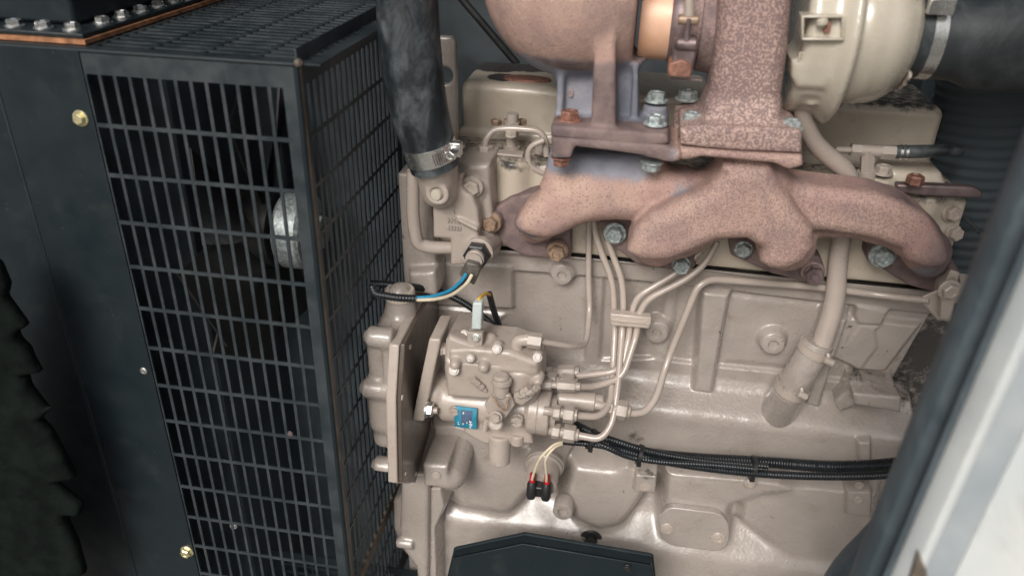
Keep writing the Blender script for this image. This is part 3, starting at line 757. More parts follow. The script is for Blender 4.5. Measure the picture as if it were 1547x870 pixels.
# ------------------------------------------------------------------ turbocharger
AX_Y = -.045
cxz = W(1295, 48, AX_Y); TZ = cxz[2]
TB = empty('turbocharger', (cxz[0], AX_Y, TZ), parent=ENG, label='turbocharger with pink rusted turbine side and beige compressor')
def xat(px, py, Y): return W(px, py, Y)[0]
tr = Cast(W(1005, 262, -.13)-[.02, .03, .02], W(1230, -160, -.02)+[.03, .05, .01], .0022)
tr.poly([(1064, 196), (1072, 150), (1078, 100), (1088, 0), (1094, -150), (1200, -150), (1200, 0), (1194, 80), (1184, 150), (1182, 196)], -.115, -.030, .020, .004)
tr.poly([(1056, 205), (1072, 165), (1176, 168), (1188, 206)], -.125, -.045, .012, .012)
tr.poly([(1028, 196), (1062, 190), (1190, 196), (1212, 200), (1212, 233), (1120, 229), (1062, 224), (1028, 220)], -.138, -.055, .004, .006)
for px, py, Y in ((1045, 190, -.105), (1195, 196, -.118), (1038, 160, -.055), (1190, 168, -.058)):
    s = S(px, py, Y); c = W(px, py, Y); tr.cyl(c-[0, 0, .030], c, 18*s, .002, .004)
TR = tr.build('turbine_inlet', M['trunk'], TB, 'upright speckled pink cast turbine inlet')
for nme, fn in (('blue', lambda c: .35*near(c, 1120, 20, -.11, .06)), ('brown', lambda c: .45*np.clip((c[:, 0]-xat(1190, 100, -.08))/.006, 0, 1)), ('scale', lambda c: .92+.4*near(c, 1110, 60, -.11, .08)+.12*np.sin(c[:, 2]*40))):
    paint(TR.data, nme, fn)
for px, py, Y in ((1045, 187, -.105), (1195, 198, -.118), (1038, 153, -.055), (1190, 160, -.058)):
    bolt(px, py-3, Y, 14, (0, 0, 1), 'zinc', TR, 1.25, .8)
# turbine disc, orange ring and clamp on the axis
def onax(name, px0, px1, prof, mat, seg=64, parent=TB, label=None, cY=AX_Y, dz=0.0):
    """prof rows: (fraction between px0 and px1, radius m)"""
    xa, xb = xat(px0, 48, cY), xat(px1, 48, cY)
    rows = [(np.array([xa+(xb-xa)*t, cY, TZ+dz]), r) for t, r in prof]
    v, f = sweep_dir(rows, np.array([1.0, 0, 0]), seg); return MB().add(v, f).build(name, mat, parent, sharp=35, label=label)
RO = (TZ-W(990, 96, AX_Y-.02)[2])
onax('turbine_outlet_ring', 966, 1042, [(0, .01), (0, RO*.97), (.04, RO), (.80, RO), (.82, RO*.96), (1, RO*.96)], M['orange'], label='smooth orange heat-coloured ring of the turbine outlet')
td = onax('turbine_housing', 1040, 1088, [(0, .01), (0, RO*1.03), (.08, RO*1.10), (.30, RO*1.12), (.32, RO*1.22), (.9, RO*1.28), (1, RO*1.2), (1, .01)], M['trunk'])
for nme, fn in (('blue', lambda c: 0*c[:, 0]), ('brown', lambda c: .62+0*c[:, 0]), ('scale', lambda c: .7+0*c[:, 0])): paint(td.data, nme, fn)
onax('clamp_band', 1010, 1042, [(0, RO*.98), (0.05, RO*1.03), (.3, RO*1.09), (.7, RO*1.09), (.95, RO*1.03), (1, RO*.98)], M['hotsteel'])
# T-bolt hanging in front of the clamp
cb = empty('clamp_bolt', W(1038, 60, -.115), parent=TB, label='brown T-bolt and saddle of the turbine clamp')
s = S(1040, 50, -.11)
MB().add(*cylv(W(1024, 30, -.118), W(1056, 31, -.118), 7.5*s, bev=.001)).build('trunnion', M['tanbolt'], cb)
MB().add(*cylv(W(1041, 28, -.120), W(1037, 62, -.120), 5*s)).build('threaded_rod', M['hotsteel'], cb)
MB().add(*cylv(W(1042, -20, -.118), W(1041, 26, -.118), 7*s, bev=.001)).build('rod_nut', M['paint'], cb)
MB().add(*cylv(W(1020, 66, -.117), W(1054, 67, -.117), 10*s, bev=.002)).build('trunnion', M['hotsteel'], cb)
ccw_prism('saddle', [(1019, 62), (1054, 64), (1048, 100), (1044, 116), (1010, 114), (1016, 92)], -.118, .035, M['hotsteel'], cb, .002)
ccw_prism('saddle_foot', [(1010, 97), (1030, 90), (1045, 98), (1044, 118), (1008, 116)], -.121, .03, M['rustbolt'], cb, .0015)
MB().add(*cylv(W(1012, 119, -.11), W(1060, 122, -.11), 1.6*s)).build('clip_wire', M['hotsteel'], cb)
# elbow and pedestal casting at the left
eb = Cast(W(740, 262, -.13)-[.03, .04, .02], W(1030, -190, -.0)+[.02, .09, .02], .0024)
ex, rr = xat(880, 0, -.045), 112*S(880, 0, -.04)
e0 = W(880, -38, -.045)
eb.ell(e0, (.098, .090, .098), .01)
eb.cap(e0+[.0, .0, -.012], (xat(975, 0, -.045), -.045, TZ), .078, RO*.98, .012)
eb.poly([(843, 78), (962, 90), (962, 200), (843, 190)], -.080, -.050, .004, .010)
eb.poly([(843, 40), (962, 50), (962, 95), (843, 90)], -.085, -.045, .010, .016)
eb.poly([(900, 36), (930, 38), (930, 196), (892, 192)], -.122, -.06, .004, .005)
eb.poly([(838, 180), (845, 60), (856, 60), (850, 184)], -.092, -.06, .004, .005)
eb.poly([(952, 190), (958, 70), (964, 70), (964, 190)], -.088, -.06, .003, .004)
eb.poly([(832, 190), (1008, 203), (1012, 218), (968, 224), (868, 212), (832, 208)], -.128, -.050, .003, .004)
for px, py, Y in ((856, 182, -.105), (990, 192, -.108), (991, 158, -.060)):
    s = S(px, py, Y); c = W(px, py, Y); eb.cyl(c-[0, 0, .022], c, 19*s, .002, .004)
eb.box((xat(964, 0, -.07)+.10, -.045, TZ+.02), (.10, .14, TZ+.02-W(960, 96, -.09)[2]), .002, .003, cut=True)
EB = eb.build('exhaust_elbow', M['manifold'], TB, 'pink and blue-grey exhaust elbow with ribbed pedestal')
def eblue(c):
    b = np.clip((W(900, 62, -.09)[2]-c[:, 2])/.03, 0, 1)*1.0*(c[:, 2] > W(900, 200, -.09)[2])
    return b
paint(EB.data, 'blue', eblue)
paint(EB.data, 'brown', lambda c: 1.1*np.clip((W(900, 168, -.08)[2]-c[:, 2])/.02, 0, 1)+1.0*np.clip((-.092-c[:, 1])/.008, 0, 1)*np.clip((W(900, 70, -.09)[2]-c[:, 2])/.02, 0, 1)+.45*near(c, 940, 20, -.12, .06))
paint(EB.data, 'scale', lambda c: .10+0*c[:, 0])
bolt(860, 182, -.105, 15, (0, 0, 1), 'rustbolt', EB, 1.3, .8); bolt(990, 188, -.108, 14, (0, 0, 1), 'zinc', EB, 1.3, .8); bolt(991, 153, -.060, 14, (0, 0, 1), 'zinc', EB, 1.3, .8)
text('cast_digit', '8', W(866, 100, -.0815), .010, M['manifold'], EB); text('cast_digit', '3', W(863, 142, -.0815), .010, M['manifold'], EB)
# bearing housing and compressor
RC_ = TZ-W(1292, 163, AX_Y-.02)[2]
bh = Cast((xat(1180, 48, -.04), -.16, TZ-.15), (xat(1300, 48, -.04)+.02, .08, TZ+.10), .0022)
A = lambda px: np.array([xat(px, 48, AX_Y), AX_Y, TZ])
bh.cyl(A(1196), A(1258), .078, .008, .006); bh.cyl(A(1250), A(1272), .088, .010, .012)
bh.poly([(1197, 92), (1254, 95), (1254, 118), (1243, 134), (1206, 132), (1197, 118)], -.118, -.05, .005, .008)
bh.poly([(1210, 128), (1242, 130), (1240, 146), (1212, 144)], -.110, -.06, .005, .004)
bh.cyl(W(1226, 150, -.095), W(1226, 160, -.095)+[0, 0, .002], 11*S(1226, 150, -.09), .001, .002)
bh.poly([(1255, 98), (1275, 100), (1274, 120), (1262, 140), (1256, 150), (1250, 150)], -.085, -.03, .006, .01)
BH = bh.build('bearing_housing', M['turbo_paint'], TB)
# raised rectangular casting mark with the hook inside
q = MB()
for x0, y0, x1, y1 in ((1211, 24, 1215, 62), (1211, 24, 1276, 28), (1272, 25, 1276, 62), (1211, 58, 1274, 62)):
    q.add(*prismv([(x0, y0), (x1, y0+.5), (x1, y1), (x0, y1)], -.131, .020))
q.build('cast_frame', M['turbo_paint'], BH, bevel=.0012)
MB().add(*cylv(W(1242, 27, -.128), W(1242, 40, -.128), 9*S(1242, 40, -.13), bev=.002)).build('stud_end', M['turbo_paint'], BH)
ccw_prism('rust_mark', [(1247, 33), (1257, 32), (1254, 50), (1246, 52), (1243, 46), (1249, 42)], -.1255, .004, M['rustbolt'], BH, .0005)
text('cast_letter', 'R', W(1211, 87, -.119), .011, M['turbo_paint'], BH)
onax('compressor_housing', 1262, 1376, [(0, .02), (0, RC_*.86), (.03, RC_*.91), (.09, RC_*.965), (.17, RC_*.995), (.26, RC_*1.0), (.38, RC_*1.0), (.41, RC_*.985), (.52, RC_*.975), (.66, RC_*.93), (.78, RC_*.85), (.86, RC_*.76), (.89, RC_*.74), (.91, RC_*.70), (.95, RC_*.66), (1.0, RC_*.56), (1.0, .02)], M['turbo_paint'], 96, label='rounded glossy beige compressor housing')
for a in range(-70, 60, 13):
    t = R_(a-100+30); p = A(1368)+np.array([0, math.cos(t)*RC_*.70, math.sin(t)*RC_*.70]); bolt(0, 0, 0, 1, (1, 0, 0), 'paint', TB, 1.2, .6, 'housing_bolt', at=p).scale = (.0045,)*3
RI = RC_*.56
onax('clamp_band', 1391, 1412, [(0, RI*1.0), (0.03, RI*1.06), (.97, RI*1.06), (1, RI*1.0)], M['steel'], 64, label='bright steel hose clamp at compressor inlet')
s = S(1425, 8, -.12); MB().add(*boxv(W(1422, 10, AX_Y-RI*1.04), (.011, .004, .007))).build('clamp_screw', M['steel'], TB, bevel=.001)
IH = onax('intake_hose', 1374, 1760, [(0, RI*.98), (0.0, RI*1.04), (.05, RI*1.04), (.2, RI*1.05), (.28, RI*1.22), (1, RI*1.3), (1, .01)], M['greyhose'], 64, parent=None)
tag(IH, 'wide dark grey rubber intake hose clamped to the compressor inlet', 'hose')
# ------------------------------------------------------------------ oil drain from the turbocharger to the block
pipe('oil_drain_pipe', [(1212, 140, -.075, 13), (1212, 178, -.07, 13.5), (1232, 220, -.055, 14), (1290, 268, -.04, 14.5), (1275, 330, -.028, 14.5), (1265, 400, -.030, 14.5), (1262, 460, -.040, 15), (1238, 530, -.052, 15)], M['pipe'], ENG, .05, 20, label='smooth beige oil drain pipe behind the right manifold runner')
DH = MB().add(*sweep([np.append(W(1238, 516, -.050), 21*S(1238, 516, -.05)), np.append(W(1236, 520, -.050), 23*S(1238, 516, -.05)), np.append(W(1192, 592, -.046), 24*S(1190, 590, -.046)), np.append(W(1189, 597, -.046), 22*S(1190, 590, -.046))], 28)).build('drain_hose', M['block'], ENG, sharp=50)
MB().add(*sweep([np.append(W(1194, 588, -.046), 25*S(1190, 590, -.046)), np.append(W(1178, 618, -.030), 27*S(1190, 590, -.046)), np.append(W(1168, 630, -.008), 27*S(1190, 590, -.046))], 28)).build('drain_socket', M['block'], ENG, sharp=50)
def band(a, b, r, wd, mat, parent, name='clamp_band'):
    a = np.array(a); b = np.array(b); d = (b-a)/np.linalg.norm(b-a); m = (a+b)/2
    v, f = sweep_dir([(m-d*wd/2, r*.97), (m-d*wd/2, r*1.05), (m+d*wd/2, r*1.05), (m+d*wd/2, r*.97)], d, 40)
    return MB().add(v, f).build(name, mat, parent, sharp=35)
a, b = W(1236, 520, -.050), W(1192, 592, -.046); s = S(1215, 560, -.05)
band(a+(b-a)*.06, a+(b-a)*.10, 24.5*s, .009, M['paint'], DH); band(a+(b-a)*.88, a+(b-a)*.94, 25.5*s, .009, M['paint'], DH)
for px, py in ((1252, 546), (1212, 597)):
    MB().add(*cylv(W(px-6, py-3, -.075), W(px+7, py+3, -.075), 5.5*s, bev=.001)).add(*cylv(W(px-1, py-12, -.07), W(px, py, -.075), 3*s)).build('clamp_screw', M['paint'], DH)
# ------------------------------------------------------------------ right end fittings over the head
TF = empty('tee_fitting', W(1310, 240, .0), parent=ENG)
s = S(1310, 235, .0)
MB().add(*cylv(W(1262, 226, .0), W(1286, 227, .0), 5*s)).build('pipe_end', M['pump'], TF)
MB().add(*cylv(W(1285, 226, .0), W(1300, 227, .0), 11*s, seg=6)).build('fitting_nut', M['pump'], TF, sharp=20)
MB().add(*cylv(W(1300, 227, .0), W(1330, 229, .0), 9*s)).add(*cylv(W(1311, 226, .0), W(1309, 262, .0), 10.5*s, seg=6)).build('fitting_body', M['pump'], TF, sharp=30)
MB().add(*cylv(W(1330, 229, .0), W(1352, 230, .0), 11.5*s, seg=6)).build('fitting_nut', M['pump'], TF, sharp=20)
MB().add(*cylv(W(1309, 258, .0), W(1308, 285, .0), 14*s)).build('fitting_base', M['pump'], TF)
o = pipe('rubber_line', [(1350, 230, .0, 10), (1400, 229, .0, 10), (1430, 227, .0, 8.5), (1450, 228, .01, 8.5)], M['hose'], ENG, .02)
MB().add(*cylv(W(1358, 230, .0), W(1362, 230.2, .0), 11.4*s)).add(*cylv(W(1366, 230, .0), W(1370, 230.2, .0), 11.4*s)).build('crimp_band', M['steel'], ENG)
hr = Cast(W(1330, 330, -.02)-[.02, .03, .03], W(1450, 240, .03)+[.03, .07, .03], .0024)
hr.poly([(1345, 258), (1424, 262), (1430, 285), (1345, 282)], .0, .06, .006, .006); hr.poly([(1340, 275), (1428, 280), (1440, 310), (1440, 350), (1400, 350), (1340, 300)], -.008, .05, .006, .008)
c = W(1333, 268, .0); hr.cyl(c, c-[0, 0, .04], 18*s, .002, .004); c = W(1428, 318, -.01); hr.cyl(c, c+[0, .03, 0], 14*s, .002, .006)
q = hr.build('rear_head_casting', M['cover'], ENG); paint(q.data, 'grime', lambda c: .3+0*c[:, 0])
bolt(1333, 262, .0, 12, (0, 0, 1), 'paint', ENG, 1.3, .9); bolt(1436, 322, -.012, 12, (.3, -1, .2), 'paint', ENG, 1.2, .9); bolt(1440, 352, -.012, 11, (.3, -1, .2), 'paint', ENG, 1.2, .9)
hb = MB().add(*prismv([(1355, 279), (1470, 283), (1484, 290), (1484, 300), (1470, 300), (1396, 297), (1355, 292)], -.035, .012)).build('heat_shield_bar', M['hotsteel'], ENG, bevel=.002, label='rusty brown flat bar at the rear of the manifold')
bolt(1381, 277, -.04, 13, (0, 0, 1), 'rustbolt', hb, 0, 1.0)
# bracket at the end of the manifold carrying the long pipe
br = MB().add(*prismv([(1394, 448), (1424, 436), (1436, 408), (1450, 412), (1436, 486), (1416, 484), (1392, 456)], -.050, .004)).build('end_bracket', M['paint'], ENG, bevel=.0015)
MB().add(*prismv([(1424, 438), (1448, 424), (1438, 484), (1420, 482)], -.062, .03)).build('bracket_leg', M['paint'], br, bevel=.0015)
bolt(1433, 437, -.062, 13, (.2, -1, 0), 'paint', br, 1.3, .7)
# ------------------------------------------------------------------ thermostat housing and sensor
YT = -.060
th = Cast(W(590, 460, -.0)-[.04, .11, .0], W(790, 215, -.0)+[.04, .05, .04], .0018)
th.cap(W(658, 244, -.09), W(664, 285, -.075), 33*S(660, 260, -.09), 30*S(660, 260, -.08), .006)
th.poly([(652, 275), (700, 262), (722, 318), (724, 338), (718, 400), (680, 402), (680, 362), (654, 360)], -.075, .0, .004, .006)
th.poly([(692, 246), (738, 248), (740, 262), (722, 330), (700, 330), (690, 290)], -.048, .01, .005, .006)
th.poly([(700, 250), (738, 250), (742, 300), (745, 335), (742, 380), (722, 400), (716, 340)], -.052, .02, .005, .006)
c = W(713, 283, -.085); th.cyl(c, c+[0, .030, 0], 19*S(712, 282, -.07), .002, .003, cut=True)
c = W(714, 287, -.055); th.cyl(c, c+[0, .030, 0], 20*S(712, 282, -.05), .002, .003)
th.poly([(690, 330), (722, 345), (722, 352), (692, 336)], -.080, -.06, .002, .004)
c = W(660, 294, -.104); th.cyl(c, c+[0, .05, 0], 18*S(660, 293, -.09), .002, .002); th.cyl(c-[0, .01, 0], c+[0, .004, 0], 10*S(660, 293, -.09), .001, .001, cut=True)
th.cap(W(750, 345, -.020), W(742, 375, -.030), 11*S(740, 350, -.05), 14*S(740, 350, -.05), .006)
th.cap(W(744, 362, -.030), W(723, 378, -.075), 17*S(720, 378, -.07), 20*S(720, 378, -.07), .004)
THM = th.build('thermostat_housing', M['pump'], ENG, 'beige thermostat housing below the radiator hose')
s = S(660, 293, -.10); c = W(660, 293, -.100)
MB().add(*sweep_dir([(c, 9.5*s), (c+[0, -.004, 0], 9*s), (c+[0, -.006, 0], 7*s), (c+[0, -.0065, 0], .1*s)], np.array([0, -1.0, 0]), 24)).build('plug', M['turbo_paint'], THM)
bolt(713, 282, -.060, 13, (0, -1, 0), 'paint', THM, 1.35, .7)
for i, row in enumerate(('39067', '48361')):
    text('cast_lettering', row, W(686, 334+i*11, -.0765), .0070, M['pump'], THM)
pipe('bypass_pipe', [(624, 258, -.085, 9.5), (624, 330, -.080, 10), (630, 368, -.075, 10), (650, 374, -.07, 10), (692, 374, -.06, 10)], M['pipe'], ENG, .03, 20, label='bent beige bypass pipe beside the thermostat housing')
# temperature sensor with its plug
sd = V(W(712, 402, -.115)-W(724, 380, -.080)).normalized()
TS = MB().add(*lathe(W(724, 379, -.080), sd, [(-.004, .0165), (.003, .0165), (.004, .0145), (.004, .012)], 28)).build('sensor_collar', M['pump'], THM, sharp=30)
a = W(723, 381, -.082); d = np.array(sd)
SN = MB().add(*lathe(a, d, [(0, .0150), (.012, .0150), (.0135, .013)], 6)).build('sensor_nut', M['plastic'], THM, sharp=25)
SP = MB().add(*lathe(a+d*.012, d, [(0, .0105), (.006, .0105), (.0065, .0095), (.010, .0095)], 24)).build('sensor_plug_ring', M['pump'], THM, sharp=30)
ccw_prism('sensor_connector', [(704, 396), (722, 400), (727, 407), (716, 432), (693, 416)], -.112, .014, M['oldplastic'], THM, .002, label='grey brown plastic sensor connector')

# ------------------------------------------------------------------ block end behind the thermostat, lower timing case
fe = Cast(W(595, 450, .0)-[.05, .12, .0], W(680, 240, .0)+[.03, .22, .03], .0022)
fe.poly([(600, 262), (648, 262), (662, 430), (610, 432)], -.040, .14, .004, .004)
fe.poly([(616, 412), (657, 410), (660, 436), (660, 450), (618, 440)], -.056, .0, .006, .006)
q = fe.build('front_end_casting', M['block'], ENG); paint(q.data, 'grime', lambda c: .22+0*c[:, 0])
lc = Cast(W(585, 900, -.11)-[.03, .03, .03], W(690, 690, -.05)+[.03, .16, .03], .0025)
lc.poly([(606, 715), (648, 715), (646, 960), (640, 960), (628, 858), (606, 828), (603, 800)], -.110, .12, .006, .004)
lc.poly([(592, 760), (612, 745), (614, 845), (600, 822), (592, 800)], -.095, .10, .010, .006)
c = W(604, 818, -.11); lc.cyl(c-[.004, 0, 0], c+[.02, 0, 0], .008, .002, .003)
q = lc.build('timing_case', M['block'], ENG); paint(q.data, 'grime', lambda c: .15+0*c[:, 0])
bx = Cast(W(630, 745, -.13)-[.03, .03, .03], W(725, 640, -.05)+[.03, .13, .04], .0022)
bx.poly([(638, 702), (676, 704), (678, 736), (640, 736)], -.125, -.02, .005, .004)
bx.cap(W(682, 718, -.105), W(700, 664, -.05), 22*S(690, 718, -.10), 20*S(700, 680, -.06), .008)
q = bx.build('breather_block', M['block'], ENG); paint(q.data, 'grime', lambda c: .1+0*c[:, 0])
bolt(659, 718, -.126, 4.5, (0, -1, 0), 'paint', q, 1.6, .4)

# ------------------------------------------------------------------ gear housing with its rear plate
XP = W(664, 450, .0)[0]
def onX(px, py, X0=None):
    """the place on the plane X = X0 seen at this pixel"""
    X0 = XP if X0 is None else X0
    d = RC @ np.array([px-CX, py-CY, F_PX]); t = (X0-CAM[0])/d[0]; return CAM+d*t
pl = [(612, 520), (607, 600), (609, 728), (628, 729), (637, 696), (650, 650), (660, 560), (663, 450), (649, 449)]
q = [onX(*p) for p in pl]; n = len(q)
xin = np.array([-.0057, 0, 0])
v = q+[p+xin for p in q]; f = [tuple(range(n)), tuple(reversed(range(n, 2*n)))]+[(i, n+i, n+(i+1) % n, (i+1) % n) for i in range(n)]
GP = MB().add(v, f).build('gear_housing_plate', M['plate'], ENG, sharp=30, bevel=.001, label='flat plate at the back of the gear housing, coloured dark as if shaded')
# light machined rim of the housing, then the housing body towards the radiator
yz = [(p[1], p[2]) for p in [onX(612, 520), onX(607, 600), onX(609, 728), onX(628, 729), onX(640, 690), onX(660, 600), onX(664, 450), onX(650, 447)]]
yz = [(a-.0030, b) for a, b in yz]
v = [np.array([XP-.0060, a, b]) for a, b in yz]+[np.array([XP-.0175, a, b]) for a, b in yz]; n = len(yz)
MB().add(v, [tuple(range(n)), tuple(reversed(range(n, 2*n)))]+[(i, n+i, n+(i+1) % n, (i+1) % n) for i in range(n)]).build('gear_housing_flange', M['paint'], ENG, sharp=30, bevel=.0015)
yN = onX(612, 520)[1]; zT = onX(612, 520)[2]; zB = onX(609, 728)[2]
gh = Cast((XP-.085, yN-.02, zB-.02), (XP-.005, .06, zT+.09), .0022)
# body
gh.box((XP-.033, yN/2+.006, (zT+zB)/2-.002), (.0195, abs(yN)/2-.005, (zT-zB)/2-.006), .012, .006)
gh.box((XP-.034, yN/2+.003, zB*.62+zT*.38), (.0200, abs(yN)/2-.002, (zT-zB)*.20), .014, .008)
gh.box((XP-.022, yN/2+.004, (zT+zB)/2-.002), (.008, abs(yN)/2-.001, (zT-zB)/2-.002), .004, .004)
zz = [W(560, py, yN)[2] for py in (517, 595, 711)]
for z_, xe in zip(zz, (.046, .056, .049)):
    gh.cyl((XP-xe, yN+.012, z_), (XP-.016, yN+.012, z_), .0125, .003, .006)
    gh.cyl((XP-xe-.004, yN+.012, z_), (XP-xe+.004, yN+.012, z_), .0085, .002, .002)
ft = W(604, 437, -.085); fb = W(606, 500, -.085)
gh.cap((ft[0], ft[1], zT-.005), (ft[0], ft[1], zT+.022), .021, .015, .010)
gh.cyl((ft[0], ft[1], zT+.02), (ft[0], ft[1], ft[2]-.004), .0165, .002, .006)
GH = gh.build('gear_housing', M['block'], ENG, 'beige gear housing with tubular bosses beside the radiator guard'); paint(GH.data, 'grime', lambda c: .18*np.clip((c[:, 2]-zT+.02)/.05, 0, 1))
MB().add(*sweep_dir([(ft+[0, 0, -.010], .0175), (ft+[0, 0, -.001], .0175), (ft+[0, 0, .001], .0160), (ft+[0, 0, .001], .0001)], np.array([0, 0, 1.0]), 32)).build('oil_filler_cap', M['tanbolt' if False else 'cover'], ENG, sharp=40)
for px, py in ((619, 524), (606+1, 600), (612, 715), (628, 716)):
    p = onX(px, py); bolt(0, 0, 0, 1, (1, 0, 0), 'paint', GP, 0, .5, 'small_bolt', at=p).scale = (.0032,)*3

# ------------------------------------------------------------------ fuel injection pump
YP = -.135
PU = empty('injection_pump', W(740, 600, YP+.04), parent=ENG, label='beige rotary fuel injection pump with blue nameplate')
sp = S(740, 600, YP)
# adapter flange
fl = Cast(W(610, 650, YP)-[.02, .03, .02], W(680, 500, YP)+[.03, .10, .02], .0018)
fl.poly([(648, 512), (666, 513), (640, 637), (622, 636)], YP-.0, YP+.055, .002, .002)
fl.build('adapter_flange', M['paint'], PU)
bolt(668, 527, YP+.015, 10, (1, 0, 0), 'paint', PU, 1.1, .9, 'flange_nut'); bolt(644, 618, YP-.006, 11, (1, 0, 0), 'steel', PU, 1.15, .8, 'flange_nut')
MB().add(*cylv(W(650, 619, YP-.006), W(661, 620, YP-.006), 5*sp)).build('stud_end', M['pump'], PU)
pu = Cast(W(640, 690, YP)-[.02, .04, .03], W(850, 480, YP)+[.02, .12, .02], .0014)
pu.cyl(W(650, 590, YP+.035), W(690, 594, YP+.035), 36*sp, .010, .006)
pu.cyl(W(668, 602, YP+.027), W(806, 618, YP+.027), 34*sp, .006, .006)
pu.cyl(W(686, 584, YP+.016), W(736, 588, YP+.016), 15*sp, .003, .004)
pu.poly([(672, 516), (678, 508), (816, 560), (816, 596), (806, 604), (676, 596), (670, 560)], YP, YP+.060, .006, .004)
pu.poly([(672, 545), (760, 552), (762, 606), (676, 600)], YP-.004, YP+.05, .005, .004)
pu.cyl(W(789, 600, YP+.015), W(787, 548, YP+.015), 27*sp, .006, .004)
pu.poly([(700, 640), (800, 645), (806, 672), (730, 672), (700, 655)], YP+.004, YP+.05, .005, .006)
# distributor head ring
pu.cyl(W(831, 624, YP+.028), W(842, 625, YP+.028), 30*sp, .003, .002)
PB = pu.build('pump_body', M['pump'], PU)
a = W(800, 618, YP+.020); b = W(832, 622, YP+.020); L_ = np.linalg.norm(b-a)
MB().add(*lathe(a, b-a, [(-.004, 30*sp), (0, 35*sp), (.0015, 36.5*sp), (L_*.42, 36.5*sp), (L_*.46, 35.5*sp), (L_*.50, 36.5*sp), (L_-.0015, 36.5*sp), (L_, 35*sp), (L_, 26*sp), (L_+.007, 25*sp), (L_+.007, .1*sp)], 56)).build('distributor_head', M['pump'], PU, sharp=30)
# lid with its studs and screws
ld = Cast(W(660, 620, YP)-[.02, .03, .0], W(830, 480, YP)+[.02, .10, .03], .0013)
zl = W(740, 548, YP)[2]
a0 = W(672, 546, YP); a1 = W(812, 556, YP)
def top(px, py, Y): return W(px, py, Y)
ld.poly([(677, 528), (706, 526), (770, 532), (813, 548), (814, 568), (760, 563), (676, 556)], YP-.003, YP+.056, .006, .003)
ld.poly([(688, 516), (742, 520), (742, 534), (688, 530)], YP+.016, YP+.05, .005, .005)
ld.poly([(750, 548), (812, 556), (812, 590), (800, 598), (756, 596)], YP-.002, YP+.03, .008, .004)
for px, py, Y, r, e in ((689, 546, YP-.003, 10, .005), (732, 550, YP-.003, 10, .005), (711, 541, YP-.003, 6.5, .002), (686, 558, YP-.004, 8.5, .001), (812, 542, YP+.010, 8.5, .003), (751, 528, YP+.004, 8.5, .002), (813, 574, YP-.000, 9, .002), (740, 518, YP+.018, 10, .003), (701, 511, YP+.024, 9, .003)):
    c = top(px, py, Y); ld.cap(c+[0, .006, .002], c+[0, -e, -.001], r*sp, r*sp*.8, .002)
c = top(783, 536, YP+.022); ld.cyl(c-[0, 0, .020], c-[0, 0, .008], 19*sp, .002, .003); ld.cyl(c-[0, 0, .012], c, 9*sp, .002, .003)
LD = ld.build('pump_lid', M['pump'], PU)
for px, py, Y, r in ((686, 559, YP-.0105, 6.5), (812, 540, YP+.002, 6), (751, 527, YP-.003, 6), (701, 506, YP+.017, 6.5), (711, 541, YP-.010, 5)):
    bolt(px, py, Y, r, (0, -.8, .6), 'pump' if False else 'pump', LD, 1.25, .5, 'lid_screw')
bolt(783, 537, YP+.022, 9, (0, 0, 1), 'pump', LD, 1.3, .7, 'lid_bolt')
# terminal under the nylon connector
MB().add(*boxv(W(719, 508, YP+.010), (.0085, .006, .008))).build('terminal', M['pump'], PU, bevel=.001)
bolt(719, 510, YP+.003, 5.5, (0, -1, .3), 'steel', PU, 1.2, .6, 'terminal_nut')
# throttle shaft, lever and stop screws
MB().add(*cylv(W(757, 566, YP-.012), W(757, 598, YP-.014), 12*sp, bev=.002)).add(*cylv(W(758, 572, YP-.014), W(758, 580, YP-.015), 15*sp, bev=.001)).build('shaft_boss', M['pump'], PU, sharp=40)
LV = ccw_prism('throttle_lever', [(745, 596), (770, 597), (778, 612), (763, 634), (755, 640), (742, 634), (731, 612)], YP-.020, .006, M['pump'], PU, .0015)
MB().add(*cylv(W(749, 640, YP-.030), W(749, 640, YP-.004), 11*sp, bev=.002)).build('lever_boss', M['pump'], LV)
bolt(749, 630, YP-.031, 8, (0, -1, .25), 'pump', LV, 1.3, .8, 'lever_nut')
bolt(782, 633, YP-.006, 10, (0, -1, 0), 'pump', PU, 1.0, .8); bolt(756, 594, YP-.015, 7, (0, 0, 1), 'pump', PU, 1.3, .8)
P_ = pipe('return_spring', [(744, 598, YP-.030, 2.2), (752, 612, YP-.034, 2.2), (764, 622, YP-.030, 2.2), (768, 600, YP-.026, 2.2)], M['tanbolt'], LV, .01, 8, corr=.35, corr_len=.0024)
def screw(px0, py0, px1, py1, Y, r, name='stop_screw'):
    a = W(px0, py0, Y); b = W(px1, py1, Y-.004); d = b-a; L = np.linalg.norm(d); d /= L
    mb = MB().add(*sweep_dir([(a, r*.5*sp), (a+d*L*.6, r*.5*sp)], d, 12)).add(*sweep_dir([(a+d*L*.30, r*sp), (a+d*L*.5, r*sp)], d, 6)).add(*sweep_dir([(a+d*L*.6, r*.95*sp), (b, r*.9*sp)], d, 6))
    return mb.build(name, M['pump'], PU, sharp=25)
screw(734, 590, 714, 573, YP-.006, 6.5); screw(776, 602, 800, 586, YP-.01, 7); screw(800, 596, 812, 584, YP-.012, 6); screw(786, 600, 806, 590, YP-.016, 5)
ccw_prism('screw_bracket', [(776, 596), (800, 592), (806, 600), (790, 612), (776, 608)], YP-.014, .012, M['pump'], PU, .001)
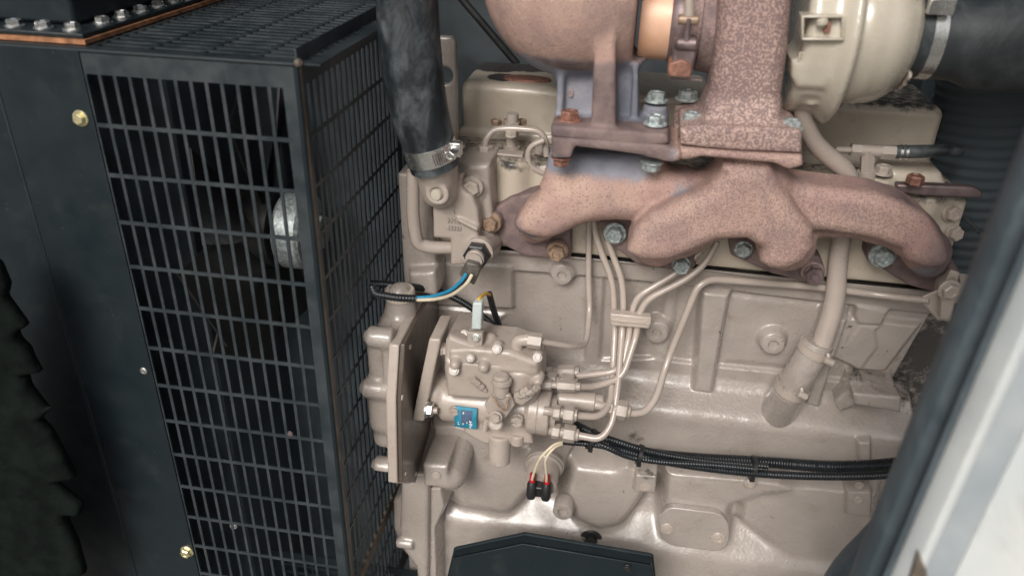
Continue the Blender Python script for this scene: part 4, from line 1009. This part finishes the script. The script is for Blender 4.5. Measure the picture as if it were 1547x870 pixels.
# feet and plugs below
MB().add(*cylv(W(755, 655, YP+.01), W(754, 697, YP+.006), 18*sp, bev=.002)).build('pump_foot', M['pump'], PU)
MB().add(*cylv(W(782, 655, YP+.006), W(781, 668, YP+.006), 11*sp, bev=.001)).build('plug', M['pump'], PU); bolt(781, 664, YP+.004, 8, (0, 0, -1), 'pump', PU, 1.1, .9)
MB().add(*cylv(W(790, 660, YP+.02), W(795, 672, YP+.02), 7*sp, bev=.001)).build('plug', M['pump'], PU)
MB().add(*cylv(W(736, 632, YP-.006), W(732, 650, YP-.006), 5*sp, bev=.001)).build('plug', M['pump'], PU)
bolt(687, 620, YP+.00, 7, (0, -1, 0), 'pump', PU, 1.2, .6)
# nameplate wrapped round the front of the body
c0 = W(691, 620, YP+.012); c1 = W(724, 623, YP+.012); rp = 33*sp
def curved(name, fx0, fx1, a0, a1, dr, mat, parent):
    v = []; f = []; n = 8; cc = W(706, 608, YP+.030)
    for i in range(n+1):
        a = R_(a0+(a1-a0)*i/n)
        for fx in (fx0, fx1):
            x = c0[0]+(c1[0]-c0[0])*fx
            v.append(np.array([x, cc[1]-math.cos(a)*(.0335+dr), cc[2]+math.sin(a)*(.0335+dr)]))
    n2 = len(v); v += [p+np.array([0, .001, 0]) for p in v]
    for i in range(n): f += [(2*i, 2*i+1, 2*i+3, 2*i+2), (n2+2*i, n2+2*i+2, n2+2*i+3, n2+2*i+1)]
    f += [(0, n2, n2+1, 1), (2*n, 2*n+1, n2+2*n+1, n2+2*n)]
    return MB().add(v, f).build(name, mat, parent)
NP = curved('nameplate', 0, 1, -22, 28, .001, M['blueplate'], PU); NP['label'] = 'blue metal nameplate with worn white print'
curved('dark_panel', .30, .80, -6, 22, .0014, M['darkprint'], NP)
random.seed(5)
for k in range(16):
    fx = random.choice((.38, .72, .55, .15, .68)); a = random.uniform(-18, 18)
    curved('print_mark', fx, fx+random.uniform(.03, .10), a, a+random.uniform(1.0, 4), .0018, M['whiteprint'], NP)
# solenoid / advance cylinder to the right, delivery valve fittings
MB().add(*cylv(W(842, 602, YP+.030), W(902, 608, YP+.030), 15*sp, bev=.003)).add(*cylv(W(898, 608, YP+.030), W(913, 609, YP+.030), 13*sp, bev=.002)).build('return_cylinder', M['pump'], PU, sharp=40)
def fitting(px, py, Y, dx, dy, r, name='pipe_union', par=None):
    """hexagon union nuts stepping from the pump towards +X"""
    a = W(px, py, Y); b = W(px+dx, py+dy, Y); d = b-a; L = np.linalg.norm(d); d /= L; s_ = S(px, py, Y)
    mb = MB()
    for t0, t1, rr, sg in ((-.4, .02, .55, 16), (.0, .30, .92, 6), (.30, .46, .62, 16), (.44, .88, 1.08, 6), (.88, 1.0, .75, 16)):
        mb.add(*sweep_dir([(a+d*L*t0, rr*r*s_), (a+d*L*(t0+(t1-t0)*.12), rr*r*s_*1.06), (a+d*L*(t1-(t1-t0)*.12), rr*r*s_*1.06), (a+d*L*t1, rr*r*s_*.95)], d, sg))
    return mb.build(name, M['pump'], par or PU, sharp=25)
fitting(836, 622, YP-.006, 36, 5, 12); fitting(834, 650, YP+.004, 40, 7, 12)
fitting(826, 574, YP+.040, 46, 8, 13); fitting(818, 565, YP+.062, 58, -2, 11)
fitting(815, 580, YP+.020, 62, 4, 8)
# elbow fitting for the return line at the lid
EL = pipe('elbow_fitting', [(781, 540, YP+.012, 9), (781, 514, YP+.012, 9.5), (796, 513, YP+.012, 9.5), (800, 513, YP+.012, 9.5)], M['pump'], PU, .008, 18)
a = W(798, 513, YP+.012); b = W(818, 516, YP+.012); MB().add(*sweep_dir([(a, 12*sp), (b, 12*sp)], (b-a)/np.linalg.norm(b-a), 6)).add(*sweep_dir([(a-(b-a)*.25, 10*sp), (a, 10*sp)], (b-a)/np.linalg.norm(b-a), 18)).build('union_nut', M['pump'], EL, sharp=25)

# ------------------------------------------------------------------ fuel lines
LN = 'thin beige fuel line '
pipe('fuel_line', [(812, 515, YP+.012, 4.6), (868, 524, -.10, 4.6), (886, 520, -.075, 4.6), (891, 470, -.03, 4.6), (889, 420, -.025, 4.6), (890, 330, -.02, 4.6)], M['pipe'], ENG, .016, 14, label=LN+'running straight up from the pump lid')
pipe('fuel_line', [(893, 300, -.02, 5), (900, 360, -.028, 5), (926, 425, -.035, 5), (928, 470, -.040, 5), (929, 500, -.048, 5), (926, 560, -.075, 5), (922, 612, -.115, 5), (905, 630, -.132, 5.5), (868, 627, YP-.004, 5.8)], M['pipe'], ENG, .018, 14, label=LN+'leftmost of the four held by the clamp')
pipe('fuel_line', [(908, 300, -.02, 5), (916, 360, -.028, 5), (941, 425, -.040, 5), (942, 472, -.045, 5), (940, 500, -.052, 5), (933, 590, -.10, 5), (925, 640, -.125, 5), (908, 664, -.135, 5.5), (872, 657, YP+.004, 5.8)], M['pipe'], ENG, .018, 14, label=LN+'second from the left in the clamp')
pipe('fuel_line', [(1060, 380, -.03, 5), (1026, 410, -.035, 5), (962, 448, -.048, 5), (953, 478, -.050, 5), (951, 505, -.055, 5), (941, 552, -.075, 5), (925, 562, -.082, 5.2), (872, 568, YP+.055, 5.5)], M['pipe'], ENG, .02, 14, label=LN+'third from the left in the clamp')
pipe('fuel_line', [(1084, 365, -.035, 5), (1066, 398, -.04, 5), (1040, 420, -.045, 5), (978, 452, -.052, 5), (964, 476, -.055, 5), (962, 505, -.058, 5), (944, 560, -.085, 5), (934, 572, -.09, 5), (900, 584, -.10, 5), (872, 584, YP+.02, 5)], M['pipe'], ENG, .02, 14, label=LN+'rightmost of the four held by the clamp')
CL = MB().add(*prismv([(922, 474), (984, 480), (984, 492), (979, 497), (922, 492)], -.064, .012)).build('line_clamp', M['paint'], ENG, bevel=.0015, label='small ribbed clamp block holding four fuel lines')
MB().add(*prismv([(924, 483), (976, 488), (976, 490), (924, 485)], -.066, .004)).build('clamp_rib', M['paint'], CL, bevel=.0005)
bolt(978, 486, -.064, 6, (0, -1, 0), 'paint', CL, 0, .4)
# long line from the pump to the rear bracket
pipe('fuel_line', [(918, 616, -.112, 6), (955, 625, -.112, 6), (976, 622, -.105, 6), (992, 600, -.09, 5.6), (1008, 545, -.055, 5.6), (1054, 432, -.040, 5.6), (1074, 421, -.034, 5.6), (1240, 434, -.022, 5.6), (1330, 446, -.026, 5.6), (1404, 454, -.050, 5.6)], M['pipe'], ENG, .022, 14, label='long beige fuel line running up and right to the bracket')
fitting(914, 614, -.112, 38, 8, 13, 'line_union', ENG)

# ------------------------------------------------------------------ pressure switch on the lower casing
PS = empty('pressure_switch', W(820, 715, -.10), parent=ENG)
d = np.array([-.02, -.9, -.15]); d /= np.linalg.norm(d)
a = W(823, 700, -.072); s = S(822, 700, -.07)
MB().add(*lathe(a, d, [(0, 30*s), (.003, 30*s), (.003, 28*s), (.007, 28*s), (.008, 27*s), (.008, 1*s)], 40)).build('switch_rim', M['block'], PS, sharp=35)
MB().add(*lathe(a, d, [(.006, 24*s), (.034, 24*s), (.036, 23*s), (.036, 1*s)], 40)).build('switch_body', M['pump'], PS, sharp=35)
e = a+d*.036
PC = MB().add(*boxv(e+d*.006+[.001, 0, .002], (.0135, .008, .008))).build('switch_cap', M['plastic'], PS, bevel=.002)
for px in (802, 824):
    p0 = W(px+2, 727+(px-802)*.12, e[1]-.010); p1 = W(px, 752+(px-802)*.12, e[1]-.016); dd = (p1-p0)/np.linalg.norm(p1-p0)
    MB().add(*sweep_dir([(p0, .0050), (p0+dd*.004, .0062), (p1-dd*.004, .0064), (p1, .0048)], dd, 20)).build('boot', M['plastic'], PS, sharp=40)
    MB().add(*sweep_dir([(p1-dd*.001, .0022), (p1+dd*.0012, .0022)], dd, 12)).build('brass_tip', M['yellowzinc'], PS)
    MB().add(*sweep_dir([(p0-dd*.011, .0036), (p0+dd*.002, .0038)], dd, 16)).build('red_terminal', M['red'], PS)

# ------------------------------------------------------------------ radiator hose and its clamp
HR = [(600, -240, -.10, 47), (612, -60, -.10, 47), (618, 60, -.10, 47), (628, 150, -.10, 46), (646, 212, -.095, 40), (658, 250, -.091, 39)]
hp = pipe_pts(HR, .12); hp = resample(hp, .006)
f_ = sweep(hp, 40, cap=False); HO = MB().add(*f_)
rr = hp[-1][3]; dd = hp[-1][:3]-hp[-2][:3]; dd /= np.linalg.norm(dd)
HO.add(*sweep_dir([(hp[-1][:3]-dd*.002, rr), (hp[-1][:3], rr*.97), (hp[-1][:3], rr*.84), (hp[-1][:3]-dd*.02, rr*.80)], dd, 40))
HO = HO.build('radiator_hose', M['hose'], sharp=60); tag(HO, 'thick dusty black rubber radiator hose coming down beside the wire guard', 'hose')
k = int(np.argmin(np.abs(hp[:, 2]-W(660, 226, -.095)[2]))); c = hp[k, :3]; dk = hp[k+1, :3]-hp[k-1, :3]; dk /= np.linalg.norm(dk)
CLP = empty('hose_clamp', c, 'bright worm drive clamp around the lower end of the radiator hose', 'hose clamp')
r0 = hp[k, 3]
MB().add(*sweep_dir([(c-dk*.0100, r0*.99), (c-dk*.0094, r0*1.025), (c+dk*.0094, r0*1.035), (c+dk*.0100, r0*.99)], dk, 48)).build('band', M['steel'], CLP, sharp=40)
up = np.array([1.0, 0, 0])-dk*dk[0]; up /= np.linalg.norm(up); sd_ = np.cross(dk, up)
def ring(a, r=r0*1.05): return c+up*math.cos(a)*r+sd_*math.sin(a)*r
asgn = 1 if ring(.5)[1] < ring(-.5)[1] else -1
sc_ = MB()
for i in range(9):
    a = asgn*R_(28+5*i); p = ring(a, r0*1.036); sc_.add(*cylv(p-dk*.0065, p+dk*.0065, .0007, seg=6))
sc_.build('worm_slots', M['hotsteel'], CLP)
a = asgn*R_(12); p = ring(a, r0*1.10); tg = -up*math.sin(a)+sd_*math.cos(a)*asgn
MB().add(*boxv(p, (.006, .005, .0075))).build('worm_housing', M['steel'], CLP, bevel=.001)
MB().add(*cylv(p-tg*.010, p+tg*.012, .0052, seg=14)).build('worm_screw', M['steel'], CLP)
bolt(0, 0, 0, 1, tuple(tg), 'steel', CLP, 0, .8, 'screw_head', at=p+tg*.012).scale = (.0062,)*3

# ------------------------------------------------------------------ radiator guard: punched black sheet, three faces
YG = -.22
PX, PZ, BW = .0146, .0490, .0030
gx1 = W(447, 97, YG)[0]; gx0 = W(143, 100, YG)[0]; gz1 = W(447, 97, YG)[2]
ROWS = 16
def punched(name, org, du, dv, nu, nv, pu_, pv_, mu0, mu1, mv0, mv1, nrm, mat, parent, bu=.0026, bv=.0034, th=.0016, label=None):
    """sheet with nu x nv rectangular holes; org is the corner, mu/mv the plain margins"""
    us = [0, mu0]; 
    for i in range(nu): us += [mu0+i*pu_+bu/2, mu0+(i+1)*pu_-bu/2]
    us += [mu0+nu*pu_, mu0+nu*pu_+mu1]; us = [us[0]]+[us[1]]+us[2:]
    vs_ = [0, mv0]
    for i in range(nv): vs_ += [mv0+i*pv_+bv/2, mv0+(i+1)*pv_-bv/2]
    vs_ += [mv0+nv*pv_, mv0+nv*pv_+mv1]
    nu_, nv_ = len(us), len(vs_); org = np.array(org); du = np.array(du); dv = np.array(dv); nrm = np.array(nrm)
    v = [org+du*a+dv*b for a in us for b in vs_]; m = len(v); v += [p+nrm*th for p in v]; f = []
    solid = np.ones((nu_-1, nv_-1), bool)
    for i in range(nu):
        for j in range(nv): solid[2+2*i, 2+2*j] = False
    I = lambda i, j: i*nv_+j
    for i in range(nu_-1):
        for j in range(nv_-1):
            if solid[i, j]:
                f.append((I(i, j), I(i+1, j), I(i+1, j+1), I(i, j+1))); f.append((m+I(i, j), m+I(i, j+1), m+I(i+1, j+1), m+I(i+1, j)))
            for (di, dj, a, b) in ((-1, 0, I(i, j), I(i, j+1)), (1, 0, I(i+1, j), I(i+1, j+1)), (0, -1, I(i, j), I(i+1, j)), (0, 1, I(i, j+1), I(i+1, j+1))):
                k, l = i+di, j+dj; ns = 0 <= k < nu_-1 and 0 <= l < nv_-1 and solid[k, l]
                if solid[i, j] and not ns: f.append((a, b, m+b, m+a))
    return MB().add(v, f).build(name, mat, parent, smooth=False, label=label)
GD = empty('radiator_guard', (gx1-.1, YG+.1, -.55), 'black punched sheet metal guard of three faces round the fan', 'guard')
mz = .0195
mleft = .0105
nfx = 13
punched('front_face', (gx1-.0125-nfx*PX, YG, gz1-mz-ROWS*PZ-.03), (1, 0, 0), (0, 0, 1), nfx, ROWS, PX, PZ, .0, .0125, .03, mz, (0, 1, 0), M['grille'], GD, bu=.0033, bv=.0039)
nsy = 18
punched('side_face', (gx1, YG+.0030, gz1-mz-ROWS*PZ-.03), (0, 1, 0), (0, 0, 1), nsy, ROWS, PX, PZ, .012, .016, .03, mz+.012, (-1, 0, 0), M['grille'], GD, bu=.0044, bv=.0039)
punched('top_face', (gx1-.011-6*.0523, YG+.004, gz1), (1, 0, 0), (0, 1, 0), 6, 20, .0523, PX, .02, .011, .010, .02, (0, 0, -1), M['grille'], GD, bu=.0050, bv=.0064)
# rounded worn folds along the edges
MB().add(*cylv((gx1-.0008, YG+.0012, gz1-.002), (gx1-.0008, YG+.0012, gz1-mz-ROWS*PZ-.03), .0026, seg=10)).build('corner_fold', M['black'], GD)
MB().add(*box_lim(gx1-.0002, gx1+.0012, YG+.0028, YG+.0085, gz1-mz-ROWS*PZ-.03, gz1-.004)).build('worn_edge', M['edge'], GD, bevel=.0004)
MB().add(*cylv((gx1-.32, YG+.0012, gz1-.0008), (gx1-.0015, YG+.0012, gz1-.0008), .0024, seg=10)).build('top_fold', M['black'], GD)
MB().add(*box_lim(gx1-.004, gx1+.0016, YG+.006, YG+.30, -.352, -.335)).build('bottom_rail', M['edge'], GD, bevel=.001)
MB().add(*cylv((gx1, YG+.001, gz1+.0), (gx1+.0045, YG-.0005, gz1+.002), .0035, bev=.001)).build('corner_weld', M['edge'], GD)
# plain panel left of the punched field
PL = ccw_prism('side_panel', [(0, 0)]*3, YG, .002, M['black']) if False else None
gxl = gx1-.0125-nfx*PX
xs0 = W(43, 290, YG)[0]
PN = empty('sheet_metal_cover', ((gxl+xs0)/2, YG, -.55), 'plain black sheet metal panel with yellow bolts left of the guard', 'panel')
MB().add(*box_lim(xs0+.001, gxl-.0006, YG-.0012, YG+.0022, -.90, gz1)).build('panel_sheet', M['black'], PN, bevel=.0008)
MB().add(*box_lim(xs0-.006, xs0-.0005, YG+.000, YG+.03, -.90, gz1)).build('seam_flange', M['black'], PN, bevel=.002)
MB().add(*box_lim(-.95, xs0-.0065, YG+.004, YG+.007, -.90, gz1)).build('rear_sheet', M['black'], PN, bevel=.0008)
bolt(122, 179, YG-.0012, 9, (0, -1, 0), 'yellowzinc', PN, 1.4, .8, label='yellow plated bolt'); bolt(283, 832, YG-.0012, 8, (0, -1, 0), 'yellowzinc', PN, 1.3, .8, label='yellow plated bolt')
bolt(217, 560, YG-.0012, 5, (0, -1, 0), 'steel', PN, 1.2, .4, 'screw')
bolt(353, 794, YG+.003, 5, (0, -1, 0), 'steel', GD, 1.2, .4, 'screw'); bolt(438, 655, YG+.002, 4.5, (0, -1, 0), 'hotsteel', GD, 1.2, .4, 'screw')
# ------------------------------------------------------------------ tank with a bolted flange on top of the guard
gk = [(-200, 40), (0, 50), (128, 60), (290, -2), (420, -55)]
zf = gz1+.004
TK = empty('coolant_tank', onZ(60, 20, zf), 'black tank with a row of zinc bolts along its rusty flange, top left corner', 'tank')
c_ = onZ(128, 63, zf)
e1 = onZ(296, 0, zf)
xk, yk = c_[0], c_[1]
MB().add(*box_lim(xk-.60, xk, yk, yk+.40, zf-.003, zf+.001)).build('gasket', M['copper'], TK)
MB().add(*box_lim(xk-.60, xk-.003, yk+.003, yk+.40, zf+.0012, zf+.0055)).build('flange', M['black'], TK, bevel=.001)
MB().add(*box_lim(xk-.60, xk-.030, yk+.034, yk+.40, zf+.0057, zf+.30)).build('tank_body', M['black'], TK, bevel=.004)
for i in range(5):
    bolt(0, 0, 0, 1, (0, 0, 1), 'steel', TK, 1.35, .8, at=(xk-.022-i*.0295, yk+.017, zf+.0056)).scale = (.0066,)*3
for i in range(1, 9):
    bolt(0, 0, 0, 1, (0, 0, 1), 'steel', TK, 1.35, .8, at=(xk-.0155, yk+.020+i*.032, zf+.0056)).scale = (.0066,)*3
# ------------------------------------------------------------------ what shows through the guard: fan, hub, shroud
FN = empty('cooling_fan', (gx1-.10, .0, -.02), 'dark engine fan with pale hub behind the guard slots', 'fan')
fc = W(478, 350, -.02)
hub = np.array([fc[0]-.04, fc[1]+.0, fc[2]])
MB().add(*lathe(hub, (1, 0, 0), [(0, .02), (0, .044), (.005, .048), (.030, .048), (.034, .044), (.034, .02), (.050, .02), (.050, .001)], 48)).build('pulley', M['zinc'], FN, label='bright round pulley')
MB().add(*lathe(hub-[.045, 0, 0], (1, 0, 0), [(0, .05), (.04, .05)], 32)).build('hub', M['plastic'], FN)
for i in range(8):
    a = R_(i*45+10); ca, sa = math.cos(a), math.sin(a); v = []
    for r_, w_ in ((.05, .022), (.11, .040), (.165, .050)):
        for t_, x_ in ((-1, -.016), (1, .016)):
            for th_ in (0, .003):
                p = np.array([x_+th_, 0, 0]); tt = t_*w_
                v.append(hub+[-.03, 0, 0]+p+np.array([0, ca*r_-sa*tt, sa*r_+ca*tt]))
    f = []
    for j in range(2):
        b0 = j*4; n0 = b0+4
        f += [(b0, n0, n0+2, b0+2), (b0+1, b0+3, n0+3, n0+1), (b0, b0+1, n0+1, n0), (b0+2, n0+2, n0+3, b0+3)]
    f += [(0, 2, 3, 1), (8, 9, 11, 10)]
    MB().add(v, f).build('blade', M['plastic'], FN)
MB().add(*box_lim(gx1-.25, gx1-.004, YG+.31, YG+.313, -.70, gz1-.004)).build('rear_sheet', M['inner'], GD)
SH = MB().add(*box_lim(-.60, -.36, -.10, .25, -.70, .28)).build('radiator_core', M['inner'], bevel=.003); tag(SH, 'dark radiator core standing behind the black panel and guard', 'radiator')
GR = punched('inner_grille', (-.34, -.08, -.62), (1, 0, 0), (0, 0, 1), 9, 10, .026, .016, .01, .01, .01, .01, (0, 1, 0), M['black'], None, bu=.004, bv=.005)
tag(GR, 'small black slotted grille seen low behind the guard slots', 'grille')
# ------------------------------------------------------------------ acoustic foam at the far left
fo = Cast(W(-60, 1000, -.30)-[.03, .03, .0], W(130, 380, -.30)+[.03, .06, .03], .003)
fo.poly([(-80, 372), (-10, 400), (6, 436), (2, 455), (34, 498), (16, 508), (55, 568), (24, 572), (62, 622), (74, 618), (54, 640), (72, 660), (108, 728), (74, 734), (118, 770), (116, 784), (90, 782), (112, 830), (124, 872), (90, 880), (130, 960), (-80, 960)], -.30, -.284, .007, .004)
for i in range(2, 14):
    for j in range(4):
        c = W(-110+j*30+(i % 2)*12+i*9, 420+i*40, -.30)
        fo.cap(c+[0, .012, 0], c+[.006, .004, -.004], .010, .005, .008)
FO = fo.build('acoustic_foam', M['foam']); tag(FO, 'dark grey green acoustic foam with ragged edge, lower left', 'foam')

# ------------------------------------------------------------------ wiring
def conduit(name, pts, par=None, label=None, cat=None, r=None, group=None, rad=.05):
    o = pipe(name, pts, M['conduit'], par, rad, 14, corr=.16, corr_len=.0032)
    if cat: tag(o, label, cat, group)
    return o
SC = empty('sensor_cable', W(640, 450, -.16), 'corrugated black cable with blue and cream wires to the sensor plug', 'cable')
conduit('conduit_sleeve', [(562, 432, -.160, 6.5), (566, 444, -.165, 6.5), (600, 450, -.165, 6.5), (628, 451, -.160, 6.5)], SC)
pipe('blue_wire', [(622, 450, -.160, 2.8), (650, 449, -.155, 2.8), (680, 440, -.140, 2.8), (698, 424, -.125, 2.8), (704, 414, -.118, 2.8)], M['bluewire'], SC, .03, 10)
pipe('cream_wire', [(622, 453, -.161, 2.8), (655, 453, -.157, 2.8), (684, 446, -.142, 2.8), (706, 428, -.125, 2.8), (713, 415, -.118, 2.8)], M['cream'], SC, .03, 10)
pipe('black_wire', [(622, 451, -.158, 2.2), (655, 450, -.153, 2.2), (684, 441, -.138, 2.2), (708, 420, -.118, 2.2)], M['plastic'], SC, .03, 8)
conduit('wiring_loom', [(560, 428, -.08, 5.5), (620, 432, -.07, 5.5), (665, 440, -.03, 5.5), (700, 456, -.03, 5.5), (738, 484, -.04, 5.5), (768, 512, -.05, 5.5)], None, 'black corrugated loom passing behind the pump connector', 'cable')
PCN = empty('pump_connector', W(720, 478, YP+.03), 'pale nylon connector block with yellow wire above the pump', 'connector')
ccw_prism('nylon_block', [(714, 458), (728, 458), (727, 498), (712, 498)], YP+.004, .012, M['nylon'], PCN, .0015)
pipe('yellow_wire', [(722, 462, YP+.010, 2.6), (724, 450, YP+.012, 2.6), (734, 442, YP+.030, 2.6), (742, 446, YP+.045, 2.6)], M['yellowwire'], PCN, .02, 10)
conduit('conduit_sleeve', [(739, 443, YP+.042, 5), (746, 470, YP+.06, 5), (757, 500, YP+.075, 5), (764, 512, YP+.08, 5)], PCN)
HN = empty('wiring_harness', W(1100, 700, -.09), 'bundle of black corrugated conduits tied together and running right across the lower engine', 'wiring')
conduit('conduit', [(868, 640, -.10, 6.5), (890, 652, -.108, 6.5), (960, 680, -.096, 6.5), (1040, 690, -.082, 7), (1150, 697, -.072, 9), (1260, 706, -.070, 10), (1345, 702, -.075, 10.5), (1420, 690, -.075, 10.5)], HN)
conduit('conduit', [(850, 667, -.118, 5), (900, 671, -.115, 5), (950, 682, -.106, 5.5), (985, 694, -.102, 6), (1060, 706, -.098, 6.5), (1150, 716, -.095, 6.5), (1250, 720, -.095, 6.5), (1345, 718, -.095, 6.5), (1420, 705, -.09, 6.5)], HN)
conduit('conduit', [(860, 652, -.105, 5), (920, 676, -.115, 5.5), (950, 690, -.108, 5.5), (1000, 698, -.104, 5), (1080, 702, -.102, 4.5), (1140, 708, -.10, 4.5)], HN)
conduit('conduit', [(900, 656, -.105, 5), (960, 676, -.102, 5.5), (1000, 686, -.095, 5.5), (1060, 696, -.09, 5), (1160, 704, -.088, 5)], HN)
def tie(px, py, Y, r, dx, dy):
    a = W(px, py, Y); b = W(px+dx, py+dy, Y); d = (b-a)/np.linalg.norm(b-a); s_ = S(px, py, Y)
    mb = MB().add(*sweep_dir([(a-d*.0025, r*.96*s_), (a-d*.0023, r*1.03*s_), (a+d*.0023, r*1.03*s_), (a+d*.0025, r*.96*s_)], d, 28))
    mb.add(*boxv(W(px-1, py+r*.9, Y-.008), (.0028, .0028, .0035))); mb.build('cable_tie', M['plastic'], HN, sharp=40)
tie(893, 663, -.112, 16, 5, 2); tie(966, 686, -.102, 15, 5, 1.5); tie(1137, 706, -.085, 18, 5, 1)
SW = empty('switch_wires', W(835, 680, -.12), 'two cream wires looping down to the red terminals', 'wire')
for dx in (0, 12):
    pipe('cream_wire', [(852, 667+dx*.2, -.118, 2.2), (838-dx*.0, 670+dx*.35, -.125, 2.2), (816+dx*.6, 690+dx*.2, -.135, 2.2), (806+dx*1.65, 716+dx*.2, -.128, 2.2), (804+dx*1.8, 724+dx*.2, -.125, 2.2)], M['cream'], SW, .03, 10)

# ------------------------------------------------------------------ black tray below
tx = [W(672, 870, -.20), W(682, 834, -.20), W(790, 812, -.20), W(986, 846, -.20), W(992, 872, -.20)]
TY = empty('black_tray', W(830, 860, -.20)-[0, 0, .05], 'dark painted steel tray bracket at the bottom centre, with raised rim', 'bracket')
o = MB(); pts = [(668, 960), (674, 880), (684, 843), (790, 821), (984, 854), (990, 880), (996, 960)]
o.add(*prismv(pts, -.200, .004)); o.build('tray_plate', M['black'], TY, bevel=.001)
for a, b in (((684, 843), (790, 821)), ((790, 821), (984, 854)), ((984, 854), (989, 900)), ((684, 843), (673, 890))):
    p, q = W(*a, -.200), W(*b, -.200); MB().add(*cylv(p+[0, .016, 0], q+[0, .016, 0], .0022, seg=8)).add([p, q, q+[0, .018, 0], p+[0, .018, 0]], [(0, 1, 2, 3)]).build('tray_rim', M['black'], TY)
bolt(948, 857, -.201, 5, (0, -1, 0), 'black' if False else 'plastic', TY, 1.3, .5, 'screw')
# ------------------------------------------------------------------ right side: duct, door seal, frame
DU = MB()
P = resample(pipe_pts([(1500, -60, .10, 70), (1500, 120, .10, 75), (1470, 260, .10, 75), (1440, 400, .10, 72)], .2), .0025)
v, f = sweep(P, 40, corr=.04, corr_len=.012); DU.add(v, f)
DU = DU.build('flexible_duct', M['hazegrey'], sharp=60); tag(DU, 'dark ribbed flexible duct behind the right end of the engine', 'duct')
GPN = MB().add(*box_lim(W(1400, 100, .30)[0], .858, .30, .31, -.30, .60)).build('haze_panel', M['hazegrey'], bevel=.002); tag(GPN, 'blue grey panel added behind the intake hose and rear end to stand for haze', 'panel')  # added panel, stands in for the haze at the upper right
rd = MB().add(*cylv(W(1392, 262, .02), W(1480, 352, .02), .0022, seg=10)).build('thin_rod', M['greyhose']); tag(rd, 'thin dark rod slanting down by the right rear fittings', 'rod')
sl_ = MB().add(*cylv(W(690, -10, .20), W(782, 98, .20), .0050, seg=14)).build('dark_pipe', M['plastic']); tag(sl_, 'thin dark pipe slanting down behind the first valve cover', 'pipe')
ZB, ZT = -.86, .98
def upright(name, prof, mat, parent=None, bevel=.002, z0=ZB, z1=ZT):
    n = len(prof); lean = lambda z: .045*(z-.06)          # the door post leans a little
    v = [np.array([x+lean(z0), y, z0]) for x, y in prof]+[np.array([x+lean(z1), y, z1]) for x, y in prof]
    return MB().add(v, [tuple(reversed(range(n))), tuple(range(n, 2*n))]+[(i, (i+1) % n, n+(i+1) % n, n+i) for i in range(n)]).build(name, mat, parent, sharp=50, bevel=bevel)
xw = W(1456, 580, -.45)[0]; xsl = W(1410, 560, -.42)[0]-.004; xw2 = W(1556, 580, -.45)[0]
DF = empty('door_frame', (xw+.05, -.45, ZB), 'white painted metal door frame with grimy inner face along the right edge', 'door frame')
upright('frame_lip', [(xw, -.450), (xw+.006, -.462), (xw+.012, -.460), (xw+.012, -.436), (xw, -.436)], M['white'], DF)
upright('frame_face', [(xw+.0125, -.455), (xw2, -.452), (xw2, -.44), (xw+.0125, -.44)], M['greyface'], DF, .0005)
upright('frame_return', [(xw2+.0005, -.452), (xw2+.14, -.50), (xw2+.14, -.48), (xw2+.0005, -.44)], M['white'], DF, .001)
DS = upright('door_seal', [(xw-.001, -.449), (xw-.001, -.425), (xsl+.002, -.405), (xsl-.001, -.415), (xsl+.002, -.430), (xsl+.012, -.436), (xw-.008, -.452)], M['seal'], None, .003)
tag(DS, 'dark blue grey rubber door seal running beside the white frame', 'seal')
DB = pipe('dark_bulge', [(1385, 700, -.30, 14), (1368, 760, -.30, 22), (1340, 815, -.30, 34), (1300, 880, -.30, 50), (1270, 960, -.30, 55)], M['seal'], None, .1, 24); tag(DB, 'dark tube shape curving past the lower right of the engine', 'hose')  # dark swept tube widening towards the bottom
ccw = ccw_prism('corner_bracket', [(1388, 835), (1400, 862), (1404, 885), (1372, 885)], -.463, .004, M['edge'], DF, .0005)

# ------------------------------------------------------------------ nothing deeper than thing > part > sub-part
def depth(o):
    d = 0
    while o.parent is not None: o = o.parent; d += 1
    return d
for o in list(col.objects):
    while depth(o) > 2:
        p = o.parent; o.location = o.location+p.location; o.parent = p.parent
